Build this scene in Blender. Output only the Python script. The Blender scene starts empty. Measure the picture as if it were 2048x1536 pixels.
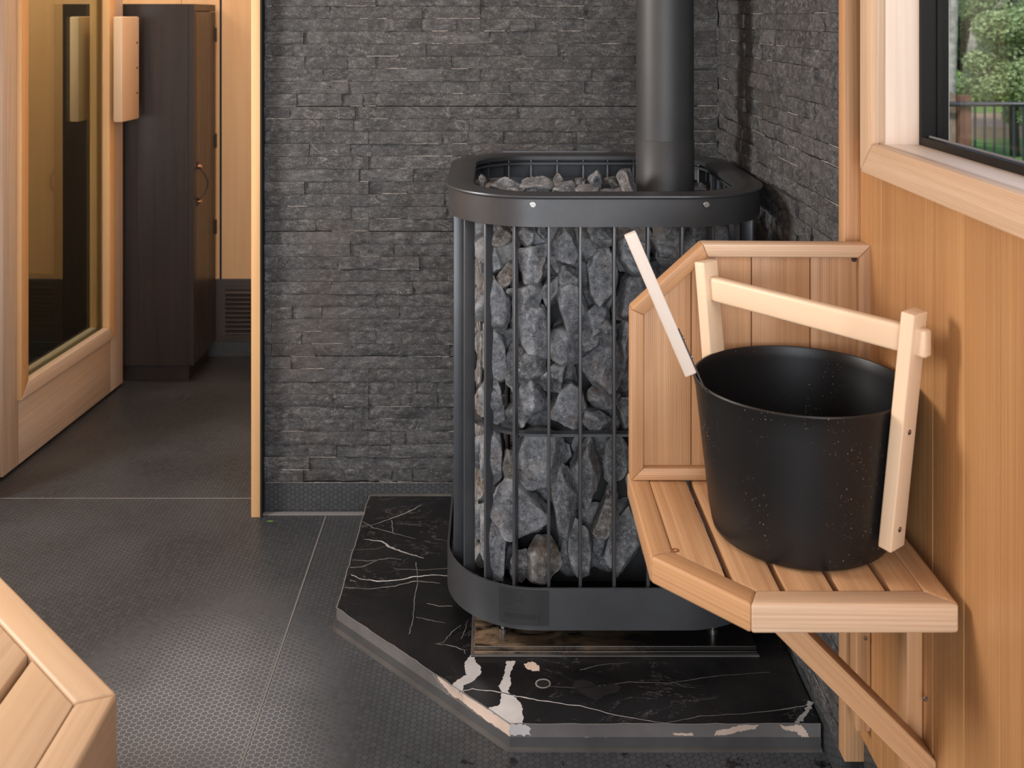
import bpy, bmesh, math, random
from mathutils import Vector, Matrix, noise
random.seed(7)
V = Vector
# ------------------------------------------------------------------ camera, world, light
F = 2100.0                    # focal length in pixels of the 2048 wide frame
CX, CY, HC = 990.0, 35.0, 1.185
scene = bpy.context.scene
cam_d = bpy.data.cameras.new('camera'); cam = bpy.data.objects.new('camera', cam_d)
scene.collection.objects.link(cam); scene.camera = cam
cam.location = (0, 0, HC); cam.rotation_euler = (math.pi/2, 0, 0)
cam_d.sensor_width = 36; cam_d.lens = F/2048*36
cam_d.shift_x = (1024-CX)/2048; cam_d.shift_y = -(768-CY)/2048
cam_d.clip_start = .05; cam_d.clip_end = 300
cam_d.dof.use_dof = True; cam_d.dof.focus_distance = 1.85; cam_d.dof.aperture_fstop = 9
scene.view_settings.view_transform = 'Standard'; scene.view_settings.look = 'None'
scene.view_settings.exposure = -0.05; scene.view_settings.gamma = 1.0
scene.view_settings.use_curve_mapping = False

world = bpy.data.worlds.new('world'); scene.world = world; world.use_nodes = True
wn = world.node_tree; bg = wn.nodes['Background']
sky = wn.nodes.new('ShaderNodeTexSky'); sky.sky_type = 'NISHITA'; sky.sun_disc = False
sky.sun_elevation = math.radians(48); sky.sun_rotation = math.radians(220)
wn.links.new(sky.outputs[0], bg.inputs[0]); bg.inputs[1].default_value = .26

def light(name, kind, loc, target, energy, color, size=1, size_y=None, spot=None, blend=.6):
    d = bpy.data.lights.new(name, kind); d.energy = energy; d.color = color
    if kind == 'AREA':
        d.size = size
        if size_y: d.shape = 'RECTANGLE'; d.size_y = size_y
    elif kind == 'SPOT':
        d.shadow_soft_size = size; d.spot_size = math.radians(spot); d.spot_blend = blend
    elif kind == 'SUN': d.angle = math.radians(size)
    else: d.shadow_soft_size = size
    o = bpy.data.objects.new(name, d); scene.collection.objects.link(o)
    o.location = loc; o.rotation_euler = (V(target)-V(loc)).to_track_quat('-Z', 'Y').to_euler()
    return o
light('sun', 'SUN', (0, 0, 9), (4, 6, 2), 3.0, (1, .96, .88), 6)
# left window daylight, then an unseen rear fill added for the stove's front
light('left_window_daylight', 'AREA', (-1.95, 1.62, 1.42), (.3, 1.42, .80), 46, (1, .97, .93), .50, .70)
light('rear_fill_light', 'AREA', (-.35, -1.62, 1.08), (.2, 2.2, .65), 66, (.90, .95, 1.0), 1.7, 1.7)
# daylight through the big window over the shelf
light('side_window_daylight', 'AREA', (.74, .28, 1.62), (-.5, 1.5, .3), 11, (.96, .97, 1.0), .8, .8)
# added unseen spots: aisle fill, warm wall fill; then the changing room lamp
light('aisle_fill_spot', 'SPOT', (-.55, 1.35, 2.2), (-.52, 1.72, 0), 34, (.93, .96, 1), .08, spot=62, blend=1)
light('warm_fill_spot', 'SPOT', (-.35, 1.9, 2.1), (-.04, 2.5, .50), 17, (1, .70, .45), .05, spot=48, blend=1)
light('changing_room_lamp', 'AREA', (-.95, 3.1, 2.2), (-.95, 3.25, 0), 8, (1, .95, .88), .5)
light('door_fill_light', 'AREA', (-1.75, 2.95, 2.0), (-1.35, 3.4, .6), 11, (1, .96, .90), .4)  # unseen fill added to brighten the space behind the door glass

# ------------------------------------------------------------------ object helpers
MW = {}
def tag(o, label=None, cat=None, group=None, kind=None):
    if label: o['label'] = label
    if cat: o['category'] = cat
    if group: o['group'] = group
    if kind: o['kind'] = kind
    return o
def attach(o, M, parent):
    MW[o.name] = M.copy()
    if parent is not None:
        o.parent = parent; o.matrix_basis = MW[parent.name].inverted() @ M
    else: o.matrix_basis = M
    scene.collection.objects.link(o)
def empty(name, loc, label, cat, group=None, kind=None):
    o = bpy.data.objects.new(name, None); o.empty_display_size = .05
    attach(o, Matrix.Translation(V(loc)), None)
    return tag(o, label, cat, group, kind)
def obj(name, bm, mats, M=None, parent=None, smooth=False, angle=None):
    if not isinstance(mats, (list, tuple)): mats = [mats]
    me = bpy.data.meshes.new(name); bm.normal_update(); bm.to_mesh(me); bm.free()
    for m in mats: me.materials.append(m)
    if smooth or angle:
        for p in me.polygons: p.use_smooth = True
        if angle: me.set_sharp_from_angle(angle=math.radians(angle))
    o = bpy.data.objects.new(name, me); attach(o, M or Matrix.Identity(4), parent); return o
def frame(origin, x, z):
    x = V(x).normalized(); z = V(z); z = (z - x*z.dot(x)).normalized(); y = z.cross(x)
    M = Matrix((x, y, z)).transposed().to_4x4(); M.translation = V(origin); return M
def addbox(bm, x0, x1, y0, y1, z0, z1, mi=0, bev=0, seg=2):
    vs = [bm.verts.new((x, y, z)) for z in (z0, z1) for y in (y0, y1) for x in (x0, x1)]
    fs = [bm.faces.new([vs[i] for i in f]) for f in ((0,2,3,1),(4,5,7,6),(0,1,5,4),(2,6,7,3),(0,4,6,2),(1,3,7,5))]
    for f in fs: f.material_index = mi
    if bev:
        es = list({e for f in fs for e in f.edges})
        bmesh.ops.bevel(bm, geom=es, offset=bev, segments=seg, affect='EDGES', profile=.5)
def prism(name, pts, thick, grain, mat, parent=None, bev=.0015, seg=2):
    """planar outline in world space pushed along `thick`; local X follows the wood grain"""
    pts = [V(p) for p in pts]; thick = V(thick)
    c = sum(pts, V())/len(pts) + thick/2
    M = frame(c, grain, thick if abs(V(grain).normalized().dot(thick.normalized())) < .9 else (pts[1]-pts[0]))
    Mi = M.inverted(); bm = bmesh.new()
    a = [bm.verts.new(Mi @ p) for p in pts]; b = [bm.verts.new(Mi @ (p+thick)) for p in pts]
    n = len(pts)
    bm.faces.new(a); bm.faces.new(b[::-1])
    for i in range(n): bm.faces.new([a[i], b[i], b[(i+1)%n], a[(i+1)%n]])
    bmesh.ops.recalc_face_normals(bm, faces=bm.faces)
    if bev: bmesh.ops.bevel(bm, geom=list(bm.edges), offset=bev, segments=seg, affect='EDGES', profile=.5)
    return obj(name, bm, mat, M, parent, angle=40)
AX = {'X': (1,0,0), 'Y': (0,1,0), 'Z': (0,0,1)}
def board(name, b, grain, mat, parent=None, bev=.0015, seg=2):
    x0, x1, y0, y1, z0, z1 = b
    return prism(name, [(x0,y0,z0),(x1,y0,z0),(x1,y1,z0),(x0,y1,z0)], (0,0,z1-z0), AX[grain], mat, parent, bev, seg)
def stick(name, p0, p1, w, t, wdir, mat, parent=None, bev=.0015, seg=2, ends=True):
    """square bar from p0 to p1, w wide along wdir, t thick"""
    p0, p1 = V(p0), V(p1); M = frame((p0+p1)/2, p1-p0, wdir); L = (p1-p0).length
    bm = bmesh.new(); addbox(bm, -L/2, L/2, -t/2, t/2, -w/2, w/2)
    if bev: bmesh.ops.bevel(bm, geom=list(bm.edges), offset=bev, segments=seg, affect='EDGES', profile=.5)
    return obj(name, bm, mat, M, parent, angle=40)
def tube(bm, path, r, n=12, mi=0):
    rings = []
    for i, p in enumerate(path):
        d = (V(path[min(i+1, len(path)-1)]) - V(path[max(i-1, 0)])).normalized()
        u = d.cross(V((0,0,1)) if abs(d.z) < .9 else V((1,0,0))).normalized(); v = d.cross(u)
        rr = r[i] if isinstance(r, (list, tuple)) else r
        rings.append([bm.verts.new(V(p)+u*math.cos(2*math.pi*k/n)*rr+v*math.sin(2*math.pi*k/n)*rr) for k in range(n)])
    for a, b in zip(rings, rings[1:]):
        for k in range(n):
            f = bm.faces.new([a[k], a[(k+1)%n], b[(k+1)%n], b[k]]); f.material_index = mi
    bm.faces.new(rings[0]).material_index = mi; bm.faces.new(rings[-1][::-1]).material_index = mi
    bmesh.ops.recalc_face_normals(bm, faces=bm.faces)
def lathe(bm, prof, n=96):
    rings = [[bm.verts.new((r*math.cos(2*math.pi*k/n), r*math.sin(2*math.pi*k/n), z)) for k in range(n)] if r > 1e-6
             else [bm.verts.new((0,0,z))] for r, z in prof]
    for a, b in zip(rings, rings[1:]):
        for k in range(n):
            k2 = (k+1) % n
            if len(a) == 1: bm.faces.new([a[0], b[k2], b[k]])
            elif len(b) == 1: bm.faces.new([a[k], a[k2], b[0]])
            else: bm.faces.new([a[k], a[k2], b[k2], b[k]])
    bmesh.ops.recalc_face_normals(bm, faces=bm.faces)
def disc(name, c, nrm, r, h, mat, parent, bev=.0006):
    M = frame(c, V(nrm).orthogonal(), nrm); bm = bmesh.new()
    lathe(bm, [(0, -h/2), (r, -h/2), (r, h/2-bev), (r-bev, h/2), (r*.45, h/2), (r*.4, h/2-bev), (0, h/2-bev)], 20)
    return obj(name, bm, mat, M, parent, angle=40)

# ------------------------------------------------------------------ material helpers
class NT:
    def __init__(s, name):
        s.m = bpy.data.materials.new(name); s.m.use_nodes = True; s.t = s.m.node_tree
        s.b = s.t.nodes['Principled BSDF']; s.out = s.t.nodes['Material Output']
    def n(s, typ, **kw):
        nd = s.t.nodes.new('ShaderNode'+typ)
        for k, v in kw.items(): setattr(nd, k, v)
        return nd
    def set(s, sock, val):
        if isinstance(val, bpy.types.NodeSocket): s.t.links.new(val, sock)
        elif isinstance(val, bpy.types.Node): s.t.links.new(val.outputs[0], sock)
        elif val is not None: sock.default_value = val
    def math(s, op, a, b=None, c=None, clamp=False):
        nd = s.n('Math', operation=op, use_clamp=clamp)
        for i, v in enumerate((a, b, c)): s.set(nd.inputs[i], v) if v is not None else None
        return nd.outputs[0]
    def vec(s, op, a, b=None, scale=None):
        nd = s.n('VectorMath', operation=op); s.set(nd.inputs[0], a)
        if b is not None: s.set(nd.inputs[1], b)
        if scale is not None: s.set(nd.inputs['Scale'], scale)
        return nd.outputs['Value'] if op in ('LENGTH', 'DOT_PRODUCT') else nd.outputs[0]
    def noise(s, v, scale, detail=4, rough=.55, dist=0):
        nd = s.n('TexNoise'); s.set(nd.inputs['Vector'], v); s.set(nd.inputs['Scale'], scale)
        nd.inputs['Detail'].default_value = detail; nd.inputs['Roughness'].default_value = rough
        nd.inputs['Distortion'].default_value = dist; return nd.outputs['Fac']
    def rng(s, x, a, b, c=0, d=1, interp='LINEAR'):
        nd = s.n('MapRange', interpolation_type=interp); s.set(nd.inputs[0], x)
        for i, v in enumerate((a, b, c, d)): s.set(nd.inputs[i+1], v)
        return nd.outputs[0]
    def mix(s, f, a, b, blend='MIX'):
        nd = s.n('Mix', data_type='RGBA', blend_type=blend)
        s.set(nd.inputs[0], f)
        for i, v in ((6, a), (7, b)): s.set(nd.inputs[i], (*v, 1) if isinstance(v, tuple) and len(v) == 3 else v)
        return nd.outputs[2]
    def xyz(s, v):
        nd = s.n('SeparateXYZ'); s.set(nd.inputs[0], v); return nd.outputs
    def comb(s, x, y, z):
        nd = s.n('CombineXYZ')
        for i, v in enumerate((x, y, z)): s.set(nd.inputs[i], v)
        return nd.outputs[0]
    def coords(s): return s.n('TexCoord').outputs['Object']
    def bump(s, h, dist=.001, strength=1.0):
        nd = s.n('Bump'); s.set(nd.inputs['Height'], h)
        nd.inputs['Distance'].default_value = dist; nd.inputs['Strength'].default_value = strength
        s.t.links.new(nd.outputs[0], s.b.inputs['Normal'])
    def fin(s, col=None, rough=None, metal=None, spec=None):
        if col is not None: s.set(s.b.inputs['Base Color'], (*col, 1) if isinstance(col, tuple) and len(col) == 3 else col)
        if rough is not None: s.set(s.b.inputs['Roughness'], rough)
        if metal is not None: s.set(s.b.inputs['Metallic'], metal)
        if spec is not None: s.set(s.b.inputs['Specular IOR Level'], spec)
        return s.m

def wood(name, light_c, dark_c, axis='X', island=False, rough=.5, rings=.5, fine=.5, vary=.25, ring_scale=90, red=None):
    s = NT(name); c = s.xyz(s.coords())
    g, a, b = {'X': (0,1,2), 'Y': (1,0,2), 'Z': (2,0,1)}[axis]
    rnd = s.n('NewGeometry').outputs['Random Per Island'] if island else s.n('ObjectInfo').outputs['Random']
    off = s.math('MULTIPLY', rnd, 37.0)
    p = s.comb(s.math('ADD', c[g], off), s.math('ADD', c[a], s.math('MULTIPLY', rnd, 11.3)), c[b])
    fig = s.noise(s.vec('MULTIPLY', p, (1.3, 9, 9)), 1, 2, .5)
    across = s.math('ADD', s.xyz(p)[1], s.math('MULTIPLY', s.xyz(p)[2], .6))
    ph = s.math('ADD', s.math('MULTIPLY', across, ring_scale*6.28/2), s.math('MULTIPLY', fig, 26.0))
    ring = s.rng(s.math('SINE', ph), -1, 1, 0, 1)
    ring = s.math('POWER', ring, 2.5)
    streak = s.noise(s.vec('MULTIPLY', p, (2.2, 140, 140)), 1, 4, .6)
    pore = s.noise(s.vec('MULTIPLY', p, (18, 900, 900)), 1, 2, .6)
    tone = s.noise(s.vec('MULTIPLY', p, (.9, 14, 14)), 1, 3, .5)
    f = s.math('ADD', s.math('MULTIPLY', ring, rings*.55), s.math('MULTIPLY', s.rng(streak, .35, .65), fine*.55))
    f = s.math('ADD', f, s.math('MULTIPLY', s.rng(tone, .35, .7), .35), clamp=True)
    col = s.mix(f, light_c, dark_c)
    if red: col = s.mix(s.rng(s.noise(s.vec('MULTIPLY', p, (.6, 5, 5)), 1, 3), .45, .7, 0, .7), col, red)
    col = s.mix(s.rng(rnd, 0, 1, 0, vary), col, dark_c)
    col = s.mix(s.rng(pore, .55, .8, 0, .18), col, dark_c)
    s.bump(s.math('ADD', s.math('MULTIPLY', streak, .6), s.math('MULTIPLY', ring, .3)), .0004, .6)
    return s.fin(col, s.rng(streak, .3, .7, rough-.06, rough+.08))

M_WALL = wood('cedar_cladding', (.56,.30,.125), (.29,.125,.042), 'Z', True, .42, .32, .7, .3, 420, (.50,.25,.095))
M_CEDAR = wood('cedar_boards', (.64,.38,.20), (.29,.13,.05), 'X', False, .5, .38, .75, .25, 620, (.52,.27,.12))
M_CEDAR_PALE = wood('pale_cedar', (.72,.52,.36), (.42,.24,.13), 'X', False, .5, .3, .7, .15, 600)
M_BIRCH = wood('pale_birch', (.76,.57,.40), (.64,.43,.26), 'X', False, .42, .12, .3, .1, 40)
M_SILL = wood('pale_sill_wood', (.80,.64,.52), (.62,.44,.32), 'X', False, .5, .2, .5, .05, 60)
M_LADLE = wood('greyish_ladle_wood', (.74,.66,.58), (.60,.50,.42), 'X', False, .5, .1, .3, .05, 200)
M_DOORW = wood('weathered_door_wood', (.70,.59,.49), (.46,.33,.23), 'X', False, .5, .3, .6, .1, 90, (.62,.44,.29))
M_TRIM = wood('doorway_trim_wood', (.80,.50,.24), (.60,.32,.13), 'X', False, .5, .2, .4, .1, 70)
M_BENCH = wood('bench_wood', (.54,.37,.23), (.36,.21,.11), 'X', False, .5, .35, .6, .2, 60, (.47,.29,.155))
M_FAR = wood('changing_room_wood', (.74,.47,.24), (.58,.33,.15), 'Z', True, .5, .2, .3, .15, 30)
M_CAB = wood('dark_stained_wood', (.038,.029,.026), (.018,.014,.013), 'Z', False, .33, .3, .6, .1, 60)
M_CABFRONT = wood('dark_stained_front', (.055,.040,.034), (.028,.020,.018), 'Z', False, .30, .3, .6, .1, 60)

def plain(name, col, rough=.5, metal=0, spec=.5, bump=0, bs=400, var=0):
    s = NT(name); c = s.coords()
    cc = col
    if var:
        cc = s.mix(s.rng(s.noise(c, 9, 4), .35, .7), tuple(x*(1-var) for x in col), tuple(min(1, x*(1+var)) for x in col))
    if bump: s.bump(s.noise(c, bs, 3), .0005, bump)
    return s.fin(cc, rough, metal, spec)
M_PAINT = plain('black_stove_paint', (.075,.078,.084), .36, .5, .6, .25, 900, .12)
M_BAR = plain('black_bar_paint', (.085,.089,.097), .38, .45, .6, .15, 700, .1)
M_FIRE = plain('black_firebox_steel', (.018,.018,.019), .7)
M_PIPE = plain('black_flue_paint', (.045,.046,.048), .5, .15, .5, .15, 900, .1)
M_SCREW = plain('steel_screw', (.35,.34,.33), .35, 1)
M_COPPER = plain('copper_stud', (.80,.42,.24), .35, 1)
M_LEATHER = plain('black_leather', (.012,.011,.011), .5)
M_DARK = plain('dark_gap', (.01,.009,.009), .8)
M_LABEL = plain('rating_plate', (.022,.023,.024), .5)
M_PRINT = plain('rating_print', (.013,.013,.014), .6)
M_WINBLACK = plain('black_window_frame', (.008,.006,.005), .5, 0, .2, .1)
M_SEAM = plain('grey_seam', (.17,.16,.155), .5)
M_SEAL = plain('grey_sealant', (.085,.078,.072), .55, 0, .4, .2, 60, .3)
M_PLASTER = plain('ceiling_board', (.60,.45,.32), .7)
M_VENT = plain('dark_vent_plastic', (.065,.050,.043), .4)
M_PEG = plain('dark_plug', (.05,.018,.008), .6)
M_PEGW = plain('brown_knot', (.20,.07,.02), .6)

def pail_mat():
    s = NT('black_pail'); c = s.coords()
    sp = s.noise(c, 420, 1, .5); reg = s.noise(c, 9, 2); z = s.xyz(c)[2]
    m = s.math('MULTIPLY', s.rng(sp, .725, .76), s.rng(reg, .48, .62))
    col = s.mix(s.math('MULTIPLY', m, .75), (.0075,.0075,.008), (.42,.36,.30))
    s.bump(s.noise(c, 1300, 2), .0003, .25)
    return s.fin(col, .40, 0, .4)
M_PAIL = pail_mat()

def stone_wall_mat():
    s = NT('split_slate'); c = s.coords(); rnd = s.n('NewGeometry').outputs['Random Per Island']
    p = s.vec('ADD', c, s.comb(s.math('MULTIPLY', rnd, 31), s.math('MULTIPLY', rnd, 17), s.math('MULTIPLY', rnd, 7)))
    big = s.noise(p, 14, 5, .65, .6); mid = s.noise(s.vec('MULTIPLY', p, (.7,.7,1.2)), 90, 6, .75, .4); fine = s.noise(p, 420, 3, .7)
    base = s.mix(s.rng(big, .3, .72), (.038,.038,.040), (.130,.130,.133))
    base = s.mix(s.rng(rnd, 0, 1, 0, .55), base, (.045,.044,.045))
    v = s.noise(s.vec('MULTIPLY', p, (.55, .55, 1.3)), 13, 5, .6, 1.4)
    vein = s.rng(s.math('ABSOLUTE', s.math('SUBTRACT', v, .5)), .012, 0, 0, .55)
    vein = s.math('MULTIPLY', vein, s.rng(s.noise(p, 6, 2), .47, .6))
    base = s.mix(vein, base, (.33,.32,.31))
    base = s.mix(s.rng(mid, .52, .70, 0, .75), base, (.24,.24,.242))
    base = s.mix(s.rng(mid, .47, .33, 0, .8), base, (.018,.018,.019))
    base = s.mix(s.rng(fine, .60, .70, 0, .7), base, (.45,.43,.41))
    base = s.mix(s.rng(fine, .42, .32, 0, .7), base, (.012,.012,.012))
    warm = s.rng(s.noise(c, 3.2, 2), .56, .68, 0, .3)
    base = s.mix(warm, base, (.10,.075,.062))
    s.bump(s.math('ADD', s.math('MULTIPLY', mid, .8), s.math('MULTIPLY', fine, .35)), .0045, 1.0)
    return s.fin(base, s.rng(mid, .3, .7, .48, .7), 0, .4)
M_SLATE = stone_wall_mat()
M_CHALK = plain('pale_broken_edge', (.42,.37,.33), .8, 0, .3, .3, 300, .4)

def rock_mat(name, lo, hi, brown):
    s = NT(name); rnd = s.n('ObjectInfo').outputs['Random']; c = s.coords()
    p = s.vec('ADD', c, s.comb(s.math('MULTIPLY', rnd, 23), s.math('MULTIPLY', rnd, 9), 0))
    big = s.noise(p, 22, 5, .65, .5); mid = s.noise(p, 105, 6, .78, .3); fine = s.noise(p, 900, 3, .7)
    base = s.mix(s.rng(big, .3, .72), lo, hi)
    base = s.mix(s.rng(s.noise(p, 16, 3), .56, .68, 0, brown), base, (.20,.125,.075))
    base = s.mix(s.rng(mid, .52, .66, 0, .75), base, (.40,.42,.45))
    base = s.mix(s.rng(mid, .47, .36, 0, .85), base, (.022,.022,.025))
    v = s.noise(p, 30, 4, .6, 1.2)
    base = s.mix(s.rng(s.math('ABSOLUTE', s.math('SUBTRACT', v, .5)), .010, 0, 0, .5), base, (.42,.41,.40))
    pt = s.n('NewGeometry').outputs['Pointiness']
    base = s.mix(s.rng(pt, .52, .60, 0, .6), base, (.46,.46,.46))
    base = s.mix(s.rng(fine, .58, .68, 0, .65), base, (.52,.52,.52))
    base = s.mix(s.rng(fine, .44, .34, 0, .65), base, (.02,.02,.02))
    vo = s.n('TexVoronoi', feature='F1', distance='EUCLIDEAN'); s.set(vo.inputs['Vector'], s.vec('ADD', p, s.vec('SCALE', s.comb(big, mid, big), scale=.02))); vo.inputs['Scale'].default_value = 62
    s.bump(s.math('ADD', s.math('ADD', s.math('MULTIPLY', mid, .5), s.math('MULTIPLY', fine, .16)), s.math('MULTIPLY', vo.outputs['Distance'], .22)), .0060, .9)
    return s.fin(base, .62, 0, .4)
M_ROCK_G = rock_mat('grey_rock', (.075,.081,.092), (.22,.232,.255), .35)
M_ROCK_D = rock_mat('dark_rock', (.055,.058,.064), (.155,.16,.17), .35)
M_ROCK_B = rock_mat('brownish_rock', (.085,.070,.058), (.175,.150,.125), .75)

def hex_mat(name, ax, offs=(0,0), sheen_residue=True):
    """black hexagon mosaic, 11.8 mm across flats"""
    s = NT(name); c = s.xyz(s.coords()); P = .0118
    u = s.math('ADD', s.math('DIVIDE', c[ax[0]], P), 2000+offs[0]); w = s.math('ADD', s.math('DIVIDE', c[ax[1]], P), 2000+offs[1])
    p = s.comb(u, w, 0); r = (math.sqrt(3), 1, 1); h = (math.sqrt(3)/2, .5, 0)
    a = s.vec('SUBTRACT', s.vec('MODULO', p, r), h)
    b = s.vec('SUBTRACT', s.vec('MODULO', s.vec('SUBTRACT', p, h), r), h)
    sel = s.math('LESS_THAN', s.vec('LENGTH', s.vec('MULTIPLY', a, (1,1,0))), s.vec('LENGTH', s.vec('MULTIPLY', b, (1,1,0))))
    mx = s.n('Mix', data_type='VECTOR'); s.set(mx.inputs[0], sel); s.set(mx.inputs[4], b); s.set(mx.inputs[5], a)
    g = mx.outputs[1]; ga = s.xyz(s.vec('ABSOLUTE', g))
    d = s.math('MAXIMUM', ga[1], s.math('ADD', s.math('MULTIPLY', ga[0], .866025), s.math('MULTIPLY', ga[1], .5)))
    grout = s.rng(d, .445, .475, 0, 1, 'SMOOTHSTEP')
    idn = s.n('TexWhiteNoise', noise_dimensions='2D'); s.set(idn.inputs['Vector'], s.vec('SUBTRACT', p, g))
    idv = s.noise(s.vec('SUBTRACT', p, g), .9, 0)
    pos = s.comb(c[ax[0]], c[ax[1]], 0)
    tile = s.mix(s.rng(idv, .3, .7), (.034,.036,.0395), (.050,.053,.0575))
    tile = s.mix(s.rng(s.noise(pos, 2.6, 4), .45, .7, 0, .7), tile, (.076,.081,.087))
    dirt = s.noise(pos, 55, 5, .7)
    tile = s.mix(s.rng(dirt, .62, .78, 0, .35), tile, (.14,.13,.125))
    tile = s.mix(s.rng(s.noise(pos, 700, 1), .755, .78, 0, .8), tile, (.30,.28,.26))
    gcol = (.008,.008,.009)
    rough = s.rng(s.noise(pos, 3, 3), .35, .7, .34, .52)
    if sheen_residue:   # pale sheen painted into tile and joint colours, with some limescale in it
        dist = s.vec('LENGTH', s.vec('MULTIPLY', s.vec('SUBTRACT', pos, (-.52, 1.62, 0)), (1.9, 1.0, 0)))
        sheen_lim = s.math('MULTIPLY', s.rng(dist, .62, .22, 0, 1, 'SMOOTHSTEP'), s.rng(s.noise(pos, 5, 3), .3, .55, .6, 1))
        gc = s.mix(sheen_lim, gcol, (.38,.38,.39)); tile = s.mix(s.math('MULTIPLY', sheen_lim, .7), tile, (.12,.126,.134))
        # wet spots in front of the hearth
        wx = s.math('MULTIPLY', s.rng(c[0], -.22, -.08), s.rng(c[1], 1.78, 1.66))
        wet = s.math('MULTIPLY', wx, s.rng(s.noise(pos, 26, 4, .6), .60, .64))
        tile = s.mix(wet, tile, (.004,.004,.004)); gc = s.mix(wet, gc, (.004,.004,.004))
        rough = s.math('SUBTRACT', rough, s.math('MULTIPLY', wet, .25))
    else: gc = gcol
    col = s.mix(grout, tile, gc)
    s.bump(s.math('SUBTRACT', 1.0, grout), .0006, .7)
    return s.fin(col, s.math('ADD', rough, s.math('MULTIPLY', grout, .3)), 0, .5)
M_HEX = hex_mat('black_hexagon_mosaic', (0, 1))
M_HEXW = hex_mat('black_hexagon_mosaic_back', (0, 2), sheen_residue=False)
M_HEXR = hex_mat('black_hexagon_mosaic_side', (1, 2), sheen_residue=False)

def marble_mat(name, lo, hi):
    s = NT(name); c = s.coords()
    base = s.mix(s.rng(s.noise(c, 7, 5), .35, .7), lo, hi)
    v = s.noise(s.vec('MULTIPLY', c, (1, 1.7, 1)), 5.5, 6, .62, 1.6)
    vein = s.math('MULTIPLY', s.rng(s.math('ABSOLUTE', s.math('SUBTRACT', v, .5)), .004, 0, 0, .55), s.rng(s.noise(c, 4, 2), .45, .6))
    base = s.mix(vein, base, (.35,.33,.32))
    base = s.mix(s.rng(s.noise(c, 500, 2), .74, .78, 0, .4), base, (.3,.28,.26))
    return s.fin(base, s.rng(s.noise(c, 12, 4), .35, .7, .22, .38), 0, .5)
M_MARBLE = marble_mat('black_marble', (.006,.006,.0065), (.016,.014,.014))
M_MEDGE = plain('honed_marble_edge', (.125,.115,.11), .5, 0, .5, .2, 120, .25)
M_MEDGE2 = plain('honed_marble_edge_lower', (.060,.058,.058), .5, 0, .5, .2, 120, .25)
M_VEIN = plain('white_marble_vein', (.50,.48,.47), .4, 0, .5, .2, 60, .25)
M_VEINF = plain('faint_marble_vein', (.23,.22,.215), .35, 0, .5, 0, 60, .4)
M_MGREY = plain('greyish_marble_mark', (.020,.0185,.018), .35, 0, .5, 0, 60, .3)
M_VEINP = plain('pinkish_marble_vein', (.55,.42,.34), .5, 0, .4, .3, 60, .25)
def plate_mat():
    s = NT('dusty_black_plate'); c = s.coords(); X = s.xyz(c)
    n = s.noise(s.vec('MULTIPLY', c, (1, 2.5, 1)), 14, 5, .65, 1)
    m = s.math('MULTIPLY', s.rng(n, .38, .62), s.rng(X[0], .30, .0, .0, 1))
    col = s.mix(m, (.014,.012,.011), (.24,.155,.09))
    return s.fin(col, s.rng(m, 0, 1, .25, .7), 0, .5)
M_PLATE = plate_mat()

def thin_glass(name, tint, ior=1.5):
    s = NT(name); s.t.nodes.remove(s.b)
    fr = s.n('Fresnel'); s.set(fr.inputs[0], s.rng(s.n('NewGeometry').outputs['Backfacing'], 0, 1, ior, 1/ior))
    tr = s.n('BsdfTransparent'); tr.inputs[0].default_value = (*tint, 1)
    gl = s.n('BsdfGlossy'); gl.inputs['Roughness'].default_value = 0.0; gl.inputs[0].default_value = (.95,.95,.95,1)
    mx = s.n('MixShader'); s.set(mx.inputs[0], fr.outputs[0])
    s.t.links.new(tr.outputs[0], mx.inputs[1]); s.t.links.new(gl.outputs[0], mx.inputs[2])
    s.t.links.new(mx.outputs[0], s.out.inputs[0]); return s.m
M_GLASS = thin_glass('window_glass', (.97,.98,.97), 1.15)
M_DGLASS = thin_glass('smoked_door_glass', (.70,.75,.68), 1.5)

# ------------------------------------------------------------------ pixel to surface helpers
def on_z(px, py, z): Y = (HC-z)*F/(py-CY); return V(((px-CX)*Y/F, Y, z))
def on_y(px, py, y): return V(((px-CX)*y/F, y, HC-(py-CY)*y/F))

# ------------------------------------------------------------------ the room
XR, YB, XS = .550, 2.521, .5366      # wood wall, back wall, stone side wall
def struct(name, boxes, mat, bev=0):
    bm = bmesh.new()
    for b in boxes: addbox(bm, *b, bev=bev)
    return tag(obj(name, bm, mat), kind='structure')
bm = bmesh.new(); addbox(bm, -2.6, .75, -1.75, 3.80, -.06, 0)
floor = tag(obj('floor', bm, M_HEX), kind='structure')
bm = bmesh.new()
addbox(bm, -.4035, -.4005, .4, 2.505, -.001, .0009)
addbox(bm, -2.5, -.585, 2.5855, 2.5885, -.001, .0009)
addbox(bm, -.58, -.305, 2.4985, 2.512, -.001, .0035, bev=.001)
obj('floor_joint', bm, M_SEAM, parent=floor)
struct('ceiling', [(-2.6, .75, -1.75, 3.82, 2.25, 2.31)], M_PLASTER)

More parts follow.
